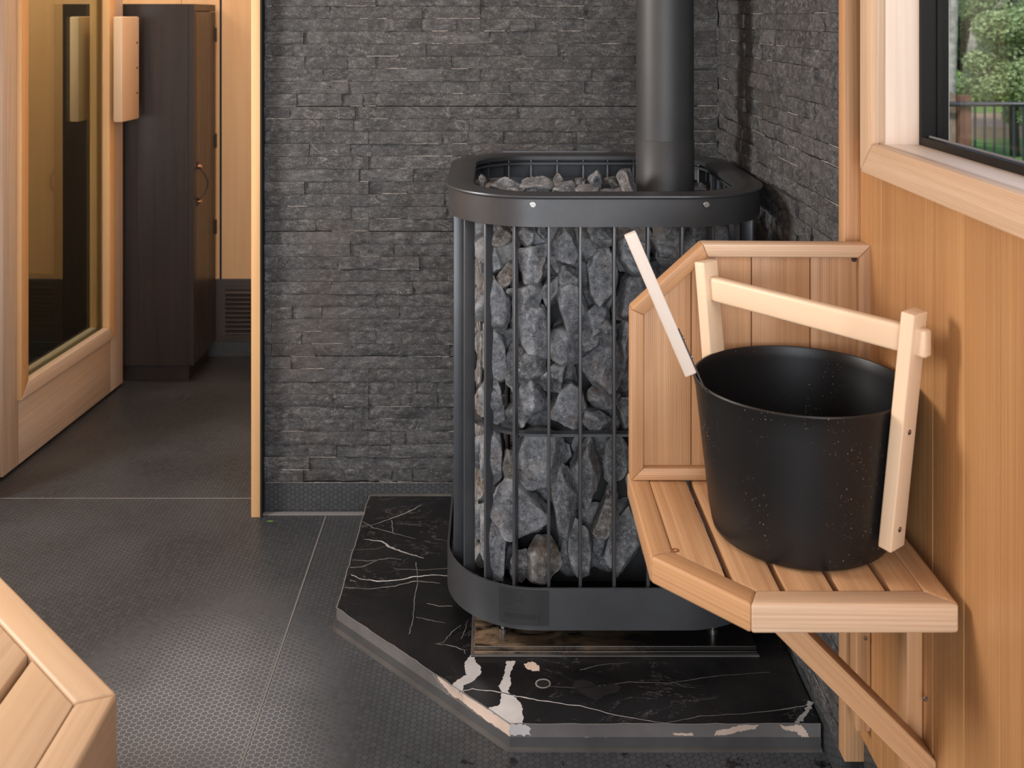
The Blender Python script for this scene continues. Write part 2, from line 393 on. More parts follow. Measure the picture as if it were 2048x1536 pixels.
def ledger(bm, U0, U1, z0, nrows, place, seed, rowh=.030, step=.0085, panel_z=None):
    """split-face stone strips; place(u, z, d) -> world point, d = how far it stands proud"""
    rnd = random.Random(seed)
    for r in range(nrows):
        za = z0+r*rowh; zb = za+rowh
        edge_b = .0012 if r % 10 == 0 else .0003; edge_t = .0012 if r % 10 == 9 else .0003
        panel_off = .017 if (r//10) % 2 else .0
        u = U0
        while u < U1-1e-4:
            L = rnd.choice((.06, .09, .12, .16, .2, .25, .3))*rnd.uniform(.8, 1.2)
            # strips stop at the 0.25 m panel joints
            nxt = U0+panel_off+(math.floor((u-U0-panel_off)/.25+1e-6)+1)*.25
            v = min(u+L, nxt if rnd.random() < .65 else u+L, U1)
            if U1-v < .03: v = U1
            d0 = rnd.choice((0, .001, .0025, .004, .006))*rnd.uniform(.7, 1.2)
            tilt = rnd.uniform(-.0012, .0012); tz = rnd.uniform(-.0012, .0012)
            nx = max(2, int((v-u)/step)); nz = 5; ofs = V((rnd.uniform(0, 50), rnd.uniform(0, 50), rnd.uniform(0, 50)))
            lam = rnd.uniform(.6, 1.5)
            g = []
            for j in range(nz+1):
                row = []
                for i in range(nx+1):
                    uu = u+.0002+(v-u-.0004)*i/nx; zz = za+edge_b+(rowh-edge_b-edge_t)*j/nz
                    q = V((uu*26*lam, zz*60*lam, 0))+ofs
                    hgt = noise.fractal(q, .8, 2.2, 4)*.0030+noise.ridged_multi_fractal(q*.6, 1, 2, 3, 1, 2)*.0011
                    e = min(i, nx-i, j, nz-j); hgt -= .0011 if e == 0 else 0
                    dd = d0+hgt+tilt*(2*i/nx-1)+tz*(2*j/nz-1)
                    row.append(bm.verts.new(place(uu, zz+(noise.noise(V((uu*40, r, seed)))*.0004 if j in (0, nz) else 0), max(dd, -.003))))
                g.append(row)
            for j in range(nz):
                for i in range(nx): bm.faces.new([g[j][i], g[j][i+1], g[j+1][i+1], g[j+1][i]])
            ring = g[0]+[g[j][nx] for j in range(1, nz+1)]+g[nz][-2::-1]+[g[j][0] for j in range(nz-1, 0, -1)]
            def back(w, n): return w
            bk = []
            uz = [(u+.0002+(v-u-.0004)*i/nx, za+edge_b) for i in range(nx+1)]+[(v-.0002, za+edge_b+(rowh-edge_b-edge_t)*j/nz) for j in range(1, nz+1)] \
               +[(u+.0002+(v-u-.0004)*i/nx, zb-edge_t) for i in range(nx-1, -1, -1)]+[(u+.0002, za+edge_b+(rowh-edge_b-edge_t)*j/nz) for j in range(nz-1, 0, -1)]
            bk = [bm.verts.new(place(a, b, -.008)) for a, b in uz]
            for k in range(len(ring)):
                k2 = (k+1) % len(ring); bm.faces.new([ring[k2], ring[k], bk[k], bk[k2]])
            # pale chipped edge along some strips
            if rnd.random() < (.28 if r % 10 else .6):
                a = u+rnd.uniform(0, .5)*(v-u); b = min(v, a+rnd.uniform(.03, .16)); n = max(2, int((b-a)/.006))
                lo, hi = [], []
                for i in range(n+1):
                    uu = a+(b-a)*i/n; hh = .0006+.0018*abs(noise.noise(V((uu*160, r*3.1, seed)))); dd = d0+.0016+tilt*0
                    lo.append(bm.verts.new(place(uu, za+edge_b*.2, dd))); hi.append(bm.verts.new(place(uu, za+edge_b*.2+hh, dd)))
                for i in range(n):
                    f = bm.faces.new([lo[i], lo[i+1], hi[i+1], hi[i]]); f.material_index = 1
            u = v
# back stone wall: strips 30 mm high, panel joints every ten rows
bm = bmesh.new(); addbox(bm, -.556, .60, YB+.006, 2.68, 0, 2.25)
for f in bm.faces: f.material_index = 2
ledger(bm, -.553, .534, .072, 72, lambda u, z, d: (u, YB-d, z), 3)
# broken pale lower edge above the tile skirting
n = 120; lo = []; hi = []
for i in range(n+1):
    u = -.550+.62*i/n; h = .0008+.0022*abs(noise.noise(V((u*55, 3, 1))))
    lo.append(bm.verts.new((u, YB-.0075, .0716))); hi.append(bm.verts.new((u, YB-.0078, .0716+h)))
for i in range(n): bm.faces.new([lo[i], lo[i+1], hi[i+1], hi[i]]).material_index = 1
wall_back = tag(obj('wall_back', bm, [M_SLATE, M_CHALK, M_DARK], smooth=False, angle=50), kind='structure')
# stone side wall
bm = bmesh.new(); addbox(bm, XS+.006, .62, 1.60, YB, 0, 2.25)
for f in bm.faces: f.material_index = 2
ledger(bm, -(YB-.004), -1.60, .052, 73, lambda u, z, d: (XS-d, -u, z), 11)
tag(obj('wall_right', bm, [M_SLATE, M_CHALK, M_DARK], angle=50), kind='structure')
struct('baseboard_back', [(-.553, .527, YB-.004, YB+.01, 0, .069)], M_HEXW, .001)
struct('baseboard_right', [(XS-.004, XS+.01, 1.62, YB-.006, 0, .049), (.556, .57, -1.6, 1.62, 0, .10)], M_HEXR, .001)
# wall left of the doorway, and above it
struct('wall_front', [(-2.0, -1.29, 2.521, 2.68, 0, 2.25), (-1.29, -.556, 2.521, 2.68, 2.05, 2.25)], M_FAR)
# cedar cladding of the right wall with the window opening
WY0, WY1, WZ0, WZ1 = -.15, 1.478, 1.005, 1.95
bm = bmesh.new(); y = 1.582
while y > -1.6:
    y0 = max(y-.0877, -1.6)
    spans = [(.105, 2.25)]
    if y > WY0 and y0 < WY1+.02: spans = [(.105, WZ0), (WZ1, 2.25)]
    if y0 < 1.49 < y: spans = [(.105, 2.25)]; 
    for za, zb in spans:
        if y0 < WY1 < y and za == .105 and zb == 2.25:
            addbox(bm, XR, XR+.012, y0+.0006, y-.0006, za, WZ0, bev=.0013, seg=1)
            addbox(bm, XR, XR+.012, WY1+.001, y-.0006, WZ0, WZ1, bev=.0013, seg=1)
            addbox(bm, XR, XR+.012, y0+.0006, y-.0006, WZ1, zb, bev=.0013, seg=1)
        else: addbox(bm, XR, XR+.012, y0+.0006, y-.0006, za, zb, bev=.0013, seg=1)
    y = y0
cl = tag(obj('wall_right_cladding', bm, M_WALL, angle=30), kind='structure')
bm = bmesh.new()
for b in ((.562, .640, -1.75, 1.60, .06, WZ0-.012), (.562, .640, -1.75, 1.60, WZ1+.001, 2.25), (.562, .640, -1.75, WY0-.013, WZ0-.012, WZ1), (.562, .640, WY1+.013, 1.60, WZ0-.012, WZ1)):
    addbox(bm, *b)
tag(obj('wall_right_core', bm, M_DARK), kind='structure')
# left wall with its window; rear wall, its tall opening added for the fill
bm = bmesh.new()
for b in ((-2.06, -2.0, -1.75, 1.35, 0, 2.25), (-2.06, -2.0, 1.90, 3.8, 0, 2.25), (-2.06, -2.0, 1.35, 1.90, 0, 1.05), (-2.06, -2.0, 1.35, 1.90, 1.80, 2.25)): addbox(bm, *b)
tag(obj('wall_left', bm, M_FAR), kind='structure')
bm = bmesh.new()
for b in ((-2.0, -1.35, -1.75, -1.69, 0, 2.25), (.45, .75, -1.75, -1.69, 0, 2.25), (-1.35, .45, -1.75, -1.69, 0, .2), (-1.35, .45, -1.75, -1.69, 2.05, 2.25)): addbox(bm, *b)
tag(obj('wall_rear', bm, M_FAR), kind='structure')
# changing room beyond the doorway
YF = 3.683
bm = bmesh.new()
x = -2.0
while x < -.4:
    addbox(bm, x+.0005, min(x+.30, -.4)-.0005, YF, YF+.02, .268, 2.25, bev=.001, seg=1); x += .30
tag(obj('wall_far', bm, M_FAR, angle=30), kind='structure')
struct('wall_side', [(-.50, -.40, 2.68, YF, 0, 2.25)], M_FAR)
struct('trim_2', [(-2.0, -.50, YF-.006, YF+.02, .03, .266)], M_VENT, .001)
struct('baseboard_far', [(-2.0, -.50, YF-.014, YF-.006, 0, .05)], M_HEXW, .001)
bm = bmesh.new(); addbox(bm, -.9655, -.9585, YF-.0015, YF+.001, .268, 2.25)
tag(obj('trim_3', bm, M_DARK), kind='structure')
# louvred vent in the far skirting panel
bm = bmesh.new()
for b in ((-.93, -.50, -.014, .235), ): pass
vx0, vx1, vz0, vz1 = -.962, -.66, .068, .245
vent = empty('louvre_vent', ((vx0+vx1)/2, YF-.006, vz0), 'dark louvred vent panel low on the far wall seen through the doorway', 'vent')
addbox(bm, vx0, vx0+.02, YF-.014, YF-.006, vz0, vz1); addbox(bm, vx1-.02, vx1, YF-.014, YF-.006, vz0, vz1)
addbox(bm, vx0+.02, vx1-.02, YF-.014, YF-.006, vz1-.008, vz1); addbox(bm, vx0+.02, vx1-.02, YF-.014, YF-.006, vz0, vz0+.008)
obj('vent_frame', bm, M_VENT, parent=vent)
for i in range(10):
    z = vz0+.011+i*.0157
    prism('louvre', [(vx0+.02, YF-.007, z+.011), (vx0+.02, YF-.020, z+.0015), (vx0+.02, YF-.018, z-.001), (vx0+.02, YF-.007, z+.006)], (vx1-vx0-.04, 0, 0), (1,0,0), M_VENT, vent, bev=0)
# doorway jamb on the right and its dark edge strip
tag(board('trim_1', (-.578, -.5565, 2.488, 2.70, .0, 2.25), 'Z', M_TRIM, bev=.0015), kind='structure')
struct('trim_4', [(-.5563, -.5525, 2.489, 2.521, 0, 2.25)], M_DARK)
tag(board('trim_5', (-1.315, -1.278, 2.50, 2.70, .0, 2.25), 'Z', M_TRIM, bev=.0015), kind='structure')
# corner post between stone and cedar
tag(board('trim_6', (.527, .5615, 1.583, 1.612, .062, 2.25), 'Z', M_CEDAR, bev=.002), kind='structure')

# ------------------------------------------------------------------ window
win = empty('window_1', (XR, (WY0+WY1)/2, WZ0), None, None, kind='structure')
ct = .020
def casing(name, pts, grain): return prism(name, pts, (ct+.001, 0, 0), grain, M_CEDAR_PALE, win, bev=.004, seg=2)
xc = XR-ct
zi, zo, yi, yo, zt, yn = WZ0+.002, WZ0-.044, WY1-.001, WY1+.050, WZ1, WY0
casing('casing', [(xc, yo, zo), (xc, yi, zi), (xc, yi, zt), (xc, yo, zt+.05)], (0,0,1))
casing('casing', [(xc, yo, zo), (xc, yi, zi), (xc, yn, zi), (xc, yn-.05, zo)], (0,1,0))
casing('casing', [(xc, yo, zt+.05), (xc, yi, zt), (xc, yn, zt), (xc, yn-.05, zt+.05)], (0,1,0))
casing('casing', [(xc, yn-.05, zo), (xc, yn, zi), (xc, yn, zt), (xc, yn-.05, zt+.05)], (0,0,1))
board('window_jamb', (.5415, .640, WY1+.0005, WY1+.012, WZ0-.002, WZ1), 'Z', M_SILL, win, .0008)
board('window_sill', (.5415, .6085, WY0, WY1, WZ0-.010, WZ0+.001), 'Y', M_SILL, win, .0008)
board('window_jamb', (.5415, .640, WY0-.012, WY0, WZ0-.002, WZ1), 'Z', M_SILL, win, .0008)
bm = bmesh.new()
addbox(bm, .5400, .5422, WY1-.0004, WY1+.002, WZ0, WZ1); addbox(bm, .5400, .5422, WY0, WY1, WZ0-.002, WZ0+.0016)
obj('shadow_gap', bm, M_PEG, parent=win)
bm = bmesh.new()
addbox(bm, .597, .622, WY1-.008, WY1, WZ0+.001, WZ1); addbox(bm, .618, .6335, WY1-.012, WY1, WZ0+.001, WZ1)
addbox(bm, .597, .6085, WY0, WY1-.008, WZ0+.001, WZ0+.0125); addbox(bm, .6085, .639, WY0, WY1-.012, WZ0-.004, WZ0+.002)
addbox(bm, .600, .652, WY0, WY1, WZ1-.03, WZ1); addbox(bm, .600, .652, WY0, WY0+.03, WZ0+.001, WZ1)
obj('window_frame', bm, M_WINBLACK, parent=win)
bm = bmesh.new(); addbox(bm, .606, .6085, WY0, WY1-.012, WZ0+.0125, WZ0+.0150)
obj('glazing_strip', bm, M_SEAM, parent=win)
bm = bmesh.new(); addbox(bm, .624, .628, WY0+.03, WY1-.012, WZ0+.002, WZ1-.03)
obj('pane', bm, M_GLASS, parent=win)

# ------------------------------------------------------------------ door standing open
D0 = V((-1.258, 2.682, .010)); dd = V((.0863, .9963, 0)).normalized(); dn = V((dd.y, -dd.x, 0))   # dn faces the room side
door = empty('door_1', D0, None, None, kind='structure')
def dpt(s, z, n=0): p = D0+dd*s+dn*n; return V((p.x, p.y, z))
DW, DT, DH = .7006, .042, 1.98
def dboard(name, pts, n0, n1, grain, mat=M_DOORW, bev=.0015, par=door):
    return prism(name, [dpt(s, z, n0) for s, z in pts], dn*(n1-n0), grain, mat, par, bev)
dboard('stile', [(.614, .010), (DW, .010), (DW, DH), (.614, DH)], -DT, 0, (0,0,1))
dboard('stile', [(0, .010), (.076, .010), (.076, DH), (0, DH)], -DT, 0, (0,0,1))
dboard('rail', [(.0762, .010), (.6138, .010), (.6138, .185), (.0762, .185)], -DT, 0, dd)
dboard('rail', [(.0762, DH-.12), (.6138, DH-.12), (.6138, DH), (.0762, DH)], -DT, 0, dd)
for n0, n1 in ((-.012, .012), (-DT-.012, -DT+.012)):
    dboard('glazing_bead', [(.070, .180), (.62, .180), (.580, .222), (.107, .222)], n0, n1, dd, M_DOORW, .004)
    dboard('glazing_bead', [(.070, .180), (.107, .222), (.107, DH-.15), (.070, DH-.11)], n0, n1, (0,0,1), M_TRIM, .004)
    dboard('glazing_bead', [(.62, .180), (.580, .222), (.580, DH-.15), (.62, DH-.11)], n0, n1, (0,0,1), M_TRIM, .004)
dboard('door_glass', [(.100, .215), (.588, .215), (.588, DH-.14), (.100, DH-.14)], -.026, -.020, dd, M_DGLASS, 0)
for side in (1, -1):
    a, b, c = (.0, .034, .064) if side == 1 else (-DT, -DT-.034, -DT-.064)
    h = dboard('door_handle', [(.555, .862), (.680, .862), (.680, 1.188), (.555, 1.188)], b, c, (0,0,1), M_BIRCH, .005)
    hm = MW[h.name]
    dboard('handle_spacer', [(.626, .905), (.674, .905), (.674, 1.145), (.626, 1.145)], a, b, (0,0,1), M_CEDAR, .001, h)
    if side == 1:
        for z in (.945, 1.025, 1.105):
            disc('handle_plug', dpt(.662, z, c+.0002), dn, .0042, .001, M_PEG, h)

# ------------------------------------------------------------------ tall dark cabinet in the changing room
cx0, cx1, cy0, cy1 = -1.404, -.977, 3.409, 3.668
cab = empty('tall_cabinet', (cx0/2+cx1/2, cy0/2+cy1/2, 0), 'tall dark brown stained wooden cabinet standing behind the open glass door', 'cabinet')
bm = bmesh.new()
addbox(bm, cx0, cx1-.020, cy0, cy1, .055, 1.229, bev=.001); addbox(bm, cx1-.020, cx1, cy0, cy0+.016, .055, 1.229, bev=.001)
addbox(bm, cx1-.0205, cx1, cy0+.0155, cy1, 1.207, 1.229, bev=.001)
obj('cabinet_body', bm, M_CAB, parent=cab)
bm = bmesh.new(); addbox(bm, cx0+.01, cx1-.022, cy0+.02, cy1-.01, 0, .055); obj('kick_plate', bm, M_CAB, parent=cab)
bm = bmesh.new(); addbox(bm, cx1-.019, cx1+.001, cy0+.018, cy1-.004, .058, 1.204, bev=.001)
cdoor = obj('cabinet_door', bm, M_CABFRONT, parent=cab)
for z in (.43, .73, 1.10): 
    bm = bmesh.new(); addbox(bm, cx1, cx1+.005, cy1-.010, cy1-.001, z, z+.05, bev=.001); obj('hinge', bm, M_LEATHER, parent=cdoor)
hy = cy0+.036
bm = bmesh.new(); path = []
for i in range(17):
    t = i/16; path.append(V((cx1+.003+.030*math.sin(math.pi*t)**.8, hy, .587+.105*t)))
prev = None
for i, p in enumerate(path):
    r = [bm.verts.new(p+V((0, s, 0))) for s in (-.008, .008)]+[bm.verts.new(p+V((.0025, s, 0))) for s in (.008, -.008)]
    if prev:
        for k in range(4): bm.faces.new([prev[k], prev[(k+1)%4], r[(k+1)%4], r[k]])
    prev = r
addbox(bm, cx1, cx1+.004, hy-.008, hy+.008, .567, .592); addbox(bm, cx1, cx1+.004, hy-.008, hy+.008, .687, .712)
bmesh.ops.recalc_face_normals(bm, faces=bm.faces)
strap = obj('strap_handle', bm, M_LEATHER, parent=cdoor, angle=50)
for z in (.582, .697): disc('handle_stud', (cx1+.009, hy, z), (1,0,0), .0065, .012, M_COPPER, strap, .002)

# ------------------------------------------------------------------ hearth
ZH = .040
hp = [V((-.301, YB-.006, 0)), V((-.3073, 2.036, 0)), V((.0243, 1.7017, 0)), V((.528, 1.7017, 0)), V((.528, YB-.006, 0))]
hearth = empty('hearth_platform', (.1, 2.1, 0), 'low black marble platform with white veins and clipped corner under the stove', 'hearth')
def polyprism(bm, pts, z0, z1, mi=0, mside=None):
    a = [bm.verts.new((p.x, p.y, z0)) for p in pts]; b = [bm.verts.new((p.x, p.y, z1)) for p in pts]; n = len(pts)
    fs = [bm.faces.new(a), bm.faces.new(b)]; 
    for f in fs: f.material_index = mi
    for i in range(n): bm.faces.new([a[i], a[(i+1)%n], b[(i+1)%n], b[i]]).material_index = mi if mside is None else mside
def ribbon(bm, pts, ws, nrm, mi, jit=.35, seed=1, sub=6):
    """uneven vein laid in the stone surface, pts in world space"""
    rnd = random.Random(seed); P = []; W = []
    for i in range(len(pts)-1):
        for k in range(sub):
            t = k/sub; P.append(pts[i].lerp(pts[i+1], t)); W.append(ws[i]*(1-t)+ws[i+1]*t)
    P.append(pts[-1]); W.append(ws[-1]); L = []; R = []
    for i, p in enumerate(P):
        d = (P[min(i+1, len(P)-1)]-P[max(i-1, 0)]).normalized(); s = d.cross(nrm).normalized()
        c = p+s*(rnd.uniform(-1, 1)*min(.0012, (W[i]+.0006)*.6) if 0 < i < len(P)-1 else 0)
        L.append(bm.verts.new(c+s*W[i]*.5*(1+rnd.uniform(-jit, jit)))); R.append(bm.verts.new(c-s*W[i]*.5*(1+rnd.uniform(-jit, jit))))
    for i in range(len(P)-1):
        f = bm.faces.new([L[i], L[i+1], R[i+1], R[i]]); f.material_index = mi
        f.normal_update()
        if f.normal.dot(nrm) < 0: f.normal_flip()
bm = bmesh.new(); polyprism(bm, hp, .0, ZH, 0, 1)
UP = V((0,0,1)); zz = ZH+.0003
def vein(pp, ws, mi, seed, jit=.35, sub=6): ribbon(bm, [on_z(a, b, zz) for a, b in pp], [w*.00062 for w in ws], UP, mi, jit, seed, sub)
# two broad white veins at the corner
def patch(pts, nrm, mi, seed, jit=.0012, sub=7):
    rnd = random.Random(seed); out = []
    for i in range(len(pts)):
        a, b = pts[i], pts[(i+1) % len(pts)]; d = (b-a); n_ = d.cross(nrm).normalized()
        for k in range(sub): out.append(a+d*(k/sub)+n_*(rnd.uniform(-1, 1)*min(jit, d.length*.12) if k else 0))
    f = bm.faces.new([bm.verts.new(p) for p in out]); f.material_index = mi; f.normal_update()
    if f.normal.dot(nrm) < 0: f.normal_flip()
    bmesh.ops.triangulate(bm, faces=[f])
def zpatch(pp, mi, seed, jit=.0015, lift=0): patch([on_z(a, b, zz+lift) for a, b in pp], UP, mi, seed, jit)
zpatch([(944,1306),(930,1324),(930,1340),(933,1348),(922,1356),(907,1366),(903,1373),(914,1382),(926,1386),(928,1370),(946,1362),(962,1346),(962,1334),(952,1325),(948,1312)], 2, 51)
zpatch([(1013,1322),(1009,1348),(1003,1362),(996,1372),(1004,1382),(1002,1394),(998,1410),(994,1412),(978,1414),(976,1420),(1006,1440),(1019,1447),(1046,1447),(1046,1418),(1040,1404),(1028,1392),(1016,1384),(1022,1364),(1020,1350),(1028,1330),(1031,1322)], 2, 52)
zpatch([(1048,1327),(1053,1337),(1066,1342),(1080,1342),(1078,1332),(1070,1325),(1063,1323)], 4, 53, .002)
ex = (1086,1367)
zpatch([(ex[0]+16*math.cos(t*.52), ex[1]+10*math.sin(t*.52)) for t in range(12)], 3, 54, .0004)
zpatch([(ex[0]+13*math.cos(t*.52), ex[1]+7.5*math.sin(t*.52)) for t in range(12)], 6, 541, .0004, .0002)
vein([(893,1388),(945,1378),(1000,1384),(1050,1396),(1100,1404),(1160,1412),(1240,1432),(1330,1446)], [2,3,3.5,4,2.5,3,2,1], 2, 9)
vein([(1330,1446),(1400,1432),(1480,1428),(1560,1420),(1612,1411)], [1,2,1.6,2,2], 3, 10)
vein([(1622,1403),(1615,1418),(1600,1440),(1590,1447)], [16,12,12,8], 3, 11, .5)
vein([(1160,1340),(1200,1330),(1260,1325)], [1.5,1.6,1], 3, 12)
vein([(1080,1372),(1160,1376),(1260,1364),(1340,1366),(1430,1352),(1540,1344)], [1,1,1.2,1,1.2,.8], 3, 13)
zpatch([(1148,1362),(1165,1358),(1182,1364),(1196,1372),(1225,1366),(1242,1372),(1236,1384),(1210,1390),(1196,1402),(1178,1396),(1160,1384),(1146,1374)], 6, 88, .003)
# thin veins on the left part of the slab
vein([(702,1149),(722,1158),(760,1163),(800,1160),(830,1153),(870,1150),(903,1152)], [3,3,5,4,6,4,3], 2, 14)
vein([(725,1078),(742,1096),(768,1118)][:1]+[(766,1083),(780,1094),(805,1104),(826,1110),(848,1116)], [0,7,9,6,4,2], 2, 15)
vein([(725,1043),(748,1056),(790,1067),(832,1078)], [2,3,3,1.5], 3, 16)
vein([(842,1010),(815,1025),(782,1037),(745,1050),(722,1052)], [4,5,4,2,2], 3, 17)
vein([(704,1120),(740,1122),(780,1116),(803,1119)], [3,3,3.5,2], 3, 18)
vein([(700,1135),(725,1134),(755,1120)], [4,4,2], 3, 19)
vein([(690,1174),(740,1178),(790,1172),(830,1162),(880,1166)], [2,2,4,4,2], 3, 20)
vein([(700,1160),(712,1163)], [4,3], 3, 21)
vein([(783,1040),(786,1065)], [2,2], 3, 22)
vein([(832,1125),(836,1165),(828,1200),(826,1240),(818,1268)], [2,1.5,2,1.5,2], 3, 23)
vein([(854,1207),(880,1212),(905,1212)], [2,3,2], 3, 24)
vein([(832,1234),(860,1240),(890,1246)], [1.5,2.5,1.2], 3, 25)
vein([(922,1250),(900,1268),(885,1286),(868,1287),(905,1292),(928,1300),(931,1308)], [2,2.5,2,2,3,3,1], 3, 26)
vein([(936,1240),(930,1262),(922,1278)], [1.5,2,1], 3, 27)
vein([(697,1100),(750,1098),(770,1092)], [1.4,1.4,1], 3, 28)
vein([(790,1138),(850,1140),(900,1136)], [1.6,2,1.6], 3, 29)
# bleached marks on the slab's rim: front rim and clipped corner rim
def rimpt(px, py): return on_y(px, py, 1.7017-.0004)
def rimr(pp, ws, mi, seed, jit=.5): ribbon(bm, [rimpt(a, b) for a, b in pp], [w*.001 for w in ws], V((0,-1,0)), mi, jit, seed, 10)
def rpatch(pp, mi, seed, jit=.002): patch([rimpt(a, b) for a, b in pp], V((0,-1,0)), mi, seed, jit, 9)
rpatch([(1020,1449),(1050,1449),(1062,1456),(1058,1464),(1062,1471),(1020,1471)], 2, 31)
rpatch([(1165,1476),(1225,1476),(1232,1484),(1245,1494),(1195,1494),(1178,1484)], 2, 32)
rpatch([(1345,1466),(1385,1466),(1388,1471),(1350,1471)], 4, 33, .001)
rpatch([(1428,1471),(1432,1462),(1462,1456),(1478,1450),(1518,1450),(1510,1458),(1480,1463),(1455,1469)], 4, 34, .001)
rpatch([(1402,1476),(1540,1476),(1536,1496),(1416,1496),(1418,1486)], 4, 35)
rpatch([(1558,1450),(1602,1450),(1612,1460),(1618,1474),(1605,1474),(1590,1464),(1572,1460)], 4, 36)
e0, e1 = hp[1], hp[2]; en = V((-(e1-e0).y, (e1-e0).x, 0)).normalized(); en = en if en.y < 0 else -en
def cpt(t, z): p = e0.lerp(e1, t)+en*.0004; return V((p.x, p.y, z))
patch([cpt(.62, .0395), cpt(.64, .032), cpt(.70, .0235), cpt(.78, .024), cpt(.84, .0205), cpt(.999, .0195), cpt(.999, .0395)], en, 4, 37, .0015, 9)
ribbon(bm, [cpt(.60, .038), cpt(.635, .030), cpt(.67, .021)], [.003, .002, .001], en, 3, .3, 38)
# pale polished arris round the exposed edge
for a, b in ((hp[0], hp[1]), (hp[1], hp[2]), (hp[2], hp[3])):
    ribbon(bm, [V((a.x, a.y, ZH+.0004)), V((b.x, b.y, ZH+.0004))], [.0022, .0022], UP, 5, .15, 40, 30)
slab = obj('marble_slab', bm, [M_MARBLE, M_MEDGE, M_VEIN, M_VEINF, M_VEINP, M_SEAM, M_MGREY], parent=hearth)
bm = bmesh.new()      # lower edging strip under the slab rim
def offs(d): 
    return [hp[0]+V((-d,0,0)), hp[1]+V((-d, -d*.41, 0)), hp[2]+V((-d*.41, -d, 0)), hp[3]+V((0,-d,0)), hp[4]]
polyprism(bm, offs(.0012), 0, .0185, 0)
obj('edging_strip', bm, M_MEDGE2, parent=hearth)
bm = bmesh.new(); polyprism(bm, offs(.009), 0, .0035, 0); obj('floor_sealant', bm, M_SEAL, parent=hearth)
bm = bmesh.new(); addbox(bm, -.30, .528, YB-.012, YB-.003, ZH, ZH+.004, bev=.001); obj('wall_sealant', bm, M_SEAL, parent=hearth)

# ------------------------------------------------------------------ stove
SX, SY = .209, 2.163
def rr(h, r, n=14, m=10, cx=SX, cy=SY):
    """rounded square loop: (point, outward normal)"""
    out = []
    for q, (sx, sy, a0) in enumerate(((1,-1,-90), (1,1,0), (-1,1,90), (-1,-1,180))):
        for k in range(n+1):
            a = math.radians(a0+90*k/n); nx, ny = math.cos(a), math.sin(a)
            out.append((V((cx+sx*(h-r)+nx*r, cy+sy*(h-r)+ny*r, 0)), V((nx, ny, 0))))
        # straight run to next corner
        sx2, sy2 = ((1,1), (-1,1), (-1,-1), (1,-1))[q]; a1 = math.radians(a0+90); nv = V((math.cos(a1), math.sin(a1), 0))
        p0 = V((cx+sx*(h-r)+nv.x*r, cy+sy*(h-r)+nv.y*r, 0)); p1 = V((cx+sx2*(h-r)+nv.x*r, cy+sy2*(h-r)+nv.y*r, 0))
        for k in range(1, m): out.append((p0.lerp(p1, k/m), nv))
    return out
def ringloft(bm, loop, prof, closed=True):
    """sweep a cross section prof=[(offset outward, z)] round the loop"""
    rings = [[bm.verts.new(p+nn*o+V((0,0,z))) for o, z in prof] for p, nn in loop]
    N, K = len(rings), len(prof)
    for i in range(N):
        for k in range(K if closed else K-1):
            bm.faces.new([rings[i][k], rings[(i+1)%N][k], rings[(i+1)%N][(k+1)%K], rings[i][(k+1)%K]])
    bmesh.ops.recalc_face_normals(bm, faces=bm.faces)
stove = empty('sauna_stove', (SX, SY, ZH), 'black steel cage sauna stove filled with grey rocks on the marble platform', 'stove')
bm = bmesh.new(); ringloft(bm, rr(.295, .165), [(0,.813),(.004,.813),(.0045,.862),(.0085,.8635),(.0095,.866),(.0085,.8685),(0,.869),(-.040,.869),(-.045,.866),(-.045,.858),(-.042,.858),(-.041,.864),(0,.864)])
band = obj('top_band', bm, M_PAINT, parent=stove, angle=35)
for px, py in ((1066,409), (1413,409)): disc('band_screw', on_y(px, py, SY-.2995), (0,-1,0), .0055, .003, M_SCREW, band)
bm = bmesh.new(); ringloft(bm, rr(.297, .165), [(0,.098),(.004,.098),(.004,.172),(0,.172)])
low = obj('bottom_band', bm, M_PAINT, parent=stove, angle=35)
# rating plate wrapped on the bottom band
loop = rr(.3016, .1696, 40, 60)
def wrap(x):    # front contour point above the world x
    best = min((q for q in loop if q[1].y < -.2), key=lambda q: abs(q[0].x-x)); return best
def wrapx(x):
    c = sorted((q for q in loop if q[1].y < -.1), key=lambda q: q[0].x)
    for a, b in zip(c, c[1:]):
        if a[0].x <= x <= b[0].x:
            t = (x-a[0].x)/max(1e-9, b[0].x-a[0].x); return a[0].lerp(b[0], t), a[1].lerp(b[1], t).normalized()
    return c[0]
def plate(bm, x0, x1, z0, z1, lift, mi, n=10):
    rows = []
    for i in range(n+1):
        p, nn = wrapx(x0+(x1-x0)*i/n); q = p+nn*lift
        rows.append((bm.verts.new(q+V((0,0,z0))), bm.verts.new(q+V((0,0,z1)))))
    for a, b in zip(rows, rows[1:]): bm.faces.new([a[0], b[0], b[1], a[1]]).material_index = mi
lx0, lx1, lz0, lz1 = .0075, .0955, .1065, .1685
bm = bmesh.new(); plate(bm, lx0, lx1, lz0, lz1, .0006, 0, 20)
rp = random.Random(4)
for i, w in enumerate((.020, .018, .026, .030, .022, .016)):
    plate(bm, lx0+.007, lx0+.007+w, lz1-.006-i*.0046, lz1-.0045-i*.0046, .0008, 1, 4)
    if i in (1,2,3,4): plate(bm, lx0+.037, lx0+.037+rp.uniform(.006, .012), lz1-.006-i*.0046, lz1-.0045-i*.0046, .0008, 1, 3)
plate(bm, lx0+.066, lx0+.076, lz1-.0145, lz1-.013, .0008, 1, 3)
plate(bm, lx0+.007, lx0+.030, lz0+.0255, lz0+.0268, .0008, 1, 4); plate(bm, lx0+.032, lx0+.040, lz0+.0255, lz0+.0268, .0008, 1, 4)
x = lx0+.009
while x < lx0+.064: w = rp.uniform(.0006, .0016); plate(bm, x, x+w, lz0+.011, lz0+.020, .0008, 1, 1); x += w+rp.uniform(.0004, .0009)
